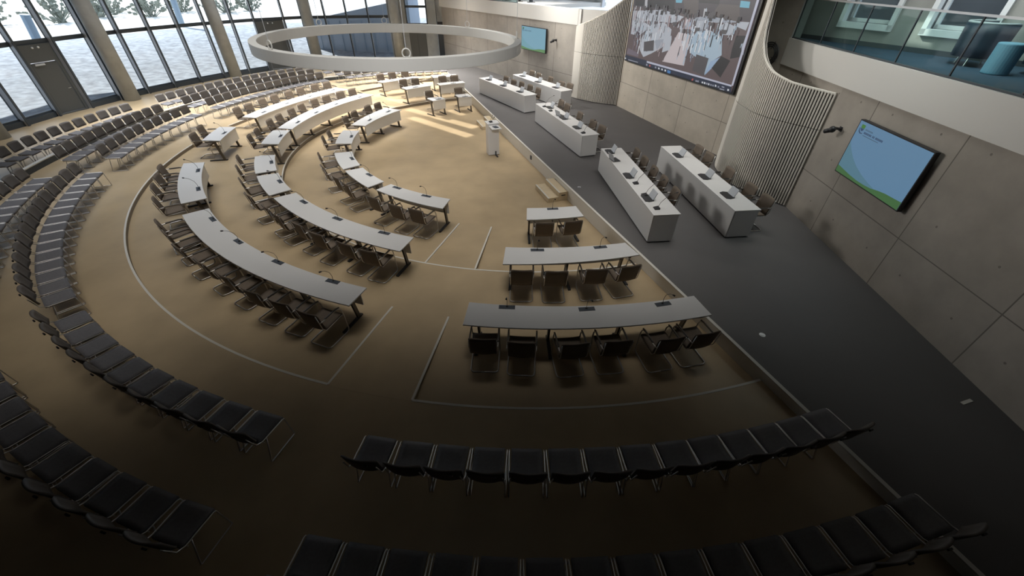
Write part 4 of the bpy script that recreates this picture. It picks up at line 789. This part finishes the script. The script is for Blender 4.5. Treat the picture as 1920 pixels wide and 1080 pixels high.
# ------------------------------------------------------------------ white counters on the stage
CL = {'near_left': 'nearer white counter by the stage edge', 'near_right': 'near white counter beside the slatted wall', 'middle': 'middle white stage counter', 'far_front': 'farther white counter by the stage edge', 'far_back': 'farthest white counter before the concrete wall'}
for key, d_ in COUNTERS.items():
    c = Vector(d_['c']); u = Vector(d_['u']); n = Vector(d_['n']); L_ = 4.6; W_ = .68; a = atan2(u.y, u.x)   # local x = u, local +y = n when u->n is ccw
    r = empty('white_counter', (c.x, c.y, ST), a, 'long ' + CL[key] + ', closed front facing the desks', 'counter', 'white counters on the grey stage')
    MB().bbox((-L_/2, -W_/2, .74), (L_/2, W_/2, .77)).build('counter_top', 'counter_white', r, bevel=.003)
    MB().bbox((-L_/2+.01, -W_/2, .035), (L_/2-.01, -W_/2+.03, .738)).build('front_panel', 'counter_white', r)
    for sx_ in (-1, 1): MB().bbox((sx_*(L_/2-.04), -W_/2+.031, .035), (sx_*L_/2, W_/2-.05, .738)).build('end_panel', 'counter_white', r)
    q = MB(); q.bbox((-L_/2+.04, -W_/2+.03, 0), (L_/2-.04, -W_/2+.06, .035)); q.bbox((-L_/2+.03, -W_/2+.03, 0), (-L_/2+.05, W_/2-.08, .035)); q.bbox((L_/2-.05, -W_/2+.03, 0), (L_/2-.03, W_/2-.08, .035)); q.build('plinth', 'black', r)
    def wp(s, t): p = c+u*s+n*t; return p
    pts_ = sorted(d_['ch'])
    for i_ in range(len(pts_)-2, -1, -1): pts_[i_] = (min(pts_[i_][0], pts_[i_+1][0]-.57), pts_[i_][1])
    for k_, (s, t) in enumerate(pts_):
        p = wp(s, max(t, .44)); put_chair('arm', (p.x, p.y, ST), atan2(n.y, n.x)-pi/2+jr.uniform(-.08, .08), 'brown armchair, %s from far end, behind %s' % (ORD[k_], CL[key]), 'brown armchairs behind the stage counters')
    for k_, (s, t) in enumerate(sorted(d_['it']['t'])):
        p = wp(s, t); e_ = empty('tablet_stand', (p.x, p.y, ST+.77), a, 'tilted grey screen, %s from far end, %s' % (ORD[k_], CL[key]), 'screen', 'tilted screens on the stage counters')
        q = MB(); q.prism([(-.17, -.10), (.17, -.10), (.21, 0), (.17, .13), (-.17, .13), (-.21, 0)], 0, .02); q.build('base', 'black', e_)
        q = MB(); q.prism([(-.15, .10), (.15, .10), (.15, .12), (-.15, .12)], .02, .20); q.v = [(x, y-(z-.02)*-.45, z) for x, y, z in q.v]; q.build('tilted_screen', 'fin_grey', e_)
    for k_, (s, t) in enumerate(d_['it']['l']):
        p = wp(s, t); e_ = empty('laptop', (p.x, p.y, ST+.77), a+.2, 'open laptop on the %s' % CL[key], 'laptop')
        MB().bbox((-.16, -.10, 0), (.16, .12, .018)).build('base', 'black', e_); q = MB(); q.prism([(-.16, -.10), (.16, -.10), (.16, -.09), (-.16, -.09)], .018, .22); q.v = [(x, y-(z-.018)*.35, z) for x, y, z in q.v]; q.build('lid', 'fin_grey', e_)
    ms = sorted(d_['it']['m'])
    for k_, (s, t) in enumerate(ms):
        p = wp(s, t); e_ = empty('conference_microphone', (p.x, p.y, ST+.77), a, 'black conference microphone, %s from far end, %s' % (ORD[k_], CL[key]), 'microphone', 'conference microphones on the stage counters')
        q = MB(); q.prism([(-.07, -.06), (.07, -.06), (.07, .07), (-.07, .07)], 0, [.015, .015, .04, .04]); q.build('base', 'black', e_)
        MB().tube([(0, .03, .03), (0, .08, .16), (0, .22, .32), (0, .40, .40)], .005, 6).build('gooseneck', 'dark_tube', e_)
        MB().tube([(0, .40, .40), (0, .45, .41)], .014, 8).build('mic_head', 'black', e_)

# ------------------------------------------------------------------ lectern, wooden steps
aL = atan2(-1, .3437)   # along the stage edge, towards the viewer
r = empty('lectern', (-.80, 15.86, 0), aL+pi, 'tall narrow white lectern standing on the wooden floor at the stage edge', 'lectern')
MB().bbox((-.16, -.22, .02), (.16, .22, 1.20)).build('body', 'counter_white', r, bevel=.004)
q = MB(); q.prism([(-.20, -.24), (.24, -.24), (.24, .24), (-.20, .24)], [1.19, 1.19, 1.19, 1.19], [1.22, 1.22, 1.22, 1.22]); q.build('top_plate', 'desk_white', r)
q = MB(); q.bbox((-.68, -.17, 1.13), (-.16, .20, 1.155)); q.build('side_shelf', 'desk_white', r)
MB().box((-.45, .0, 1.165), (.22, .16, .015), rz=.3).build('touch_panel', 'dark_plate', r)
MB().box((.02, .05, 1.235), (.14, .12, .02)).build('microphone_base', 'black', r)
for x, s_ in ((-.05, -1), (.08, 1)):
    q = MB(); q.tube([(x, .05, 1.22), (x+s_*.02, .0, 1.34), (x+s_*.06, -.06, 1.42)], .005, 6); q.sphere((x+s_*.065, -.07, 1.43), .016, 6); q.build('gooseneck', 'black', r)
q = MB(); q.bbox((-.42, -.10, 0), (-.17, -.04, .03)); q.bbox((-.20, -.09, .03), (-.17, -.05, .16)); q.build('foot_lever', 'black', r)
def steps(y, lab):
    p = Vector((sx(y), y))+nn*.045
    r = empty('wooden_steps', (p.x, p.y, 0), atan2(-nn.x, nn.y)+pi, lab, 'steps', 'wooden steps up to the stage')   # local -y towards the floor
    r.rotation_euler = (0, 0, atan2(nn.y, nn.x)+pi/2)
    for nm, y0, y1, z0, z1, mt in (('lower_step', -.66, -.30, 0, .145, 'step_wood'), ('upper_step', -.30, 0, 0, .29, 'step_wood')):
        MB().bbox((-.55, y0, z0), (.55, y1, z1)).build(nm, mt, r, bevel=.004)
        MB().bbox((-.552, y0-.004, z1-.012), (.552, y0+.04, z1+.004)).build('nosing', 'edge', r)
    for s_ in (-1, 1): MB().bbox((s_*.548, -.22, .17), (s_*.553, -.08, .20)).build('grip_slot', 'black', r)
steps(12.32, 'pair of pale wooden steps against the stage front, nearest the viewer')
steps(19.65, 'pair of pale wooden steps against the stage front, behind the lectern')

# ------------------------------------------------------------------ ring lamps
def ring(center, r0, tilt, z, label, h=.27, wd=.20, brackets=()):
    e_ = empty('ring_lamp', (center[0], center[1], z), 0, label, 'lamp', 'white ring lamps hung from the ceiling'); e_.rotation_euler = (tilt[0], tilt[1], 0)
    q = MB(); n = 120; vs = []; fs = []
    prof = [(r0, -h), (r0, 0), (r0-wd, 0), (r0-wd, -h)]
    for i in range(n):
        a = 2*pi*i/n
        for rr, zz in prof: vs.append((rr*cos(a), rr*sin(a), zz))
    for i in range(n):
        b = (i+1) % n
        for k_ in range(4): fs.append((i*4+k_, b*4+k_, b*4+(k_+1) % 4, i*4+(k_+1) % 4))
    q.add(vs, fs).build('ring_body', 'ring_white', e_, bevel=.012)
    q = MB(); vs = []; fs = []
    for i in range(n):
        a = 2*pi*i/n
        for rr, zz in ((r0-.03, -h-.004), (r0-wd+.03, -h-.004)): vs.append((rr*cos(a), rr*sin(a), zz))
    for i in range(n): b = (i+1) % n; fs.append((i*2, i*2+1, b*2+1, b*2))
    q.add(vs, fs).build('diffuser', 'window_white', e_)
    for a in brackets:
        a = radians(a); x = (r0-wd/2)*cos(a); y = (r0-wd/2)*sin(a)
        q = MB(); q.tube([(x+.09*cos(t)*-sin(a), y+.09*cos(t)*cos(a), .09+.09*sin(t)) for t in [2*pi*i/16 for i in range(16)]], .016, 6, closed=True); q.cyl((x, y), .05, 0, .02, 12); br = q.build('suspension_loop', 'ring_white', e_)
        zc = H-z-.14; MB().tube([(x, y, .18), (x, y, zc-.0)], .006, 5).build('cable', 'fin_grey', br)
ring((-3.558, 13.835), 3.785, (radians(-.15), radians(1.31)), 4.2, 'large white ring lamp hanging low over the far desks, whole in view', brackets=(-126, 144, 108, -72, 59, 8))
ring((-5.35, 17.75), 3.85, (0, radians(1.0)), 5.38, 'higher white ring lamp of which only the lower rim shows at the top', brackets=(20, 140, 80))

# ------------------------------------------------------------------ audience chairs
def rowr(row, a): r = lut(ROWA, a); return r if row == 'a' else r+1.28 if row == 'b' else (18.15 if a > -205 else r+3.75)
def frame_ok(x, y, z):
    v = Vector((x, y, z-5.73)); dep = v.dot(fwd)
    if dep <= .05: return False
    X = v.dot(rt)/dep*748.96; Y = v.dot(up)/dep*748.96
    return abs(X) < 960+75 and abs(Y) < 540+60
RN = {'a': 'front row', 'b': 'second row', 'c': 'back row'}
BL = {'N': 'near audience block', 'W': 'near left audience block', 'NW': 'left bend audience block', 'S': 'upper left audience block', 'G': 'far audience block under the ring', 'F': 'farthest audience block'}
rows = []
def lin(a0, step, n): return [a0+step*i for i in range(n)]
rows += [('N', 'a', [-98.5, -96.4, -94.4, -92.4, -90.4, -88.4, -86.4, -84.4, -82.4, -80.5, -78.6, -76.7, -74.9, -73.0]), ('N', 'b', lin(-99, 1.85, 15)),
         ('W', 'a', lin(-125.3, 2.19, 10)), ('W', 'b', lin(-123.2, 2.0, 10)), ('NW', 'a', lin(-158.8, 2.08, 15)), ('NW', 'b', lin(-158.9, 1.95, 15)),
         ('S', 'a', lin(-165.9, -2.15, 10)), ('S', 'b', lin(-166.2, -1.9, 11)), ('S', 'c', lin(-168.1, -1.81, 12)),
         ('G', 'a', lin(-191.1, -2.0, 14)), ('G', 'b', lin(-191.1, -1.907, 15)), ('G', 'c', lin(-193.8, -1.72, 16)),
         ('F', 'a', lin(-223.6, -2.2, 12)), ('F', 'b', lin(-223.6, -2.1, 12)), ('F', 'c', lin(-224.6, -1.9, 12))]
nskip = 0
for blk, row, angs in rows:
    z = T3 if row != 'c' else 0
    keep = []
    for a in angs:
        x, y = pl(rowr(row, a), a)
        if row == 'c' and x > sx(y)-.6: continue
        if frame_ok(x, y, z+.45): keep.append(a)
    ks = sorted(keep) if blk in ('N', 'W') else sorted(keep)[::-1]
    for a in keep:
        k_ = ks.index(a); end = 'the left' if blk in ('N', 'W', 'F') else 'the near end'
        if blk == 'NW': k_ = len(ks)-1-k_; end = 'the far end'
        if blk in ('NW',): k_ = sorted(keep).index(a)
        lab = 'armless grey chair, %s from %s, %s, %s' % (ORD[min(16, k_)], end, RN[row], BL[blk])
        put_chair('row', PV(rowr(row, a), a, z), radians(a-90+jr.uniform(-1, 1)), lab, 'armless grey chairs in curved audience rows')
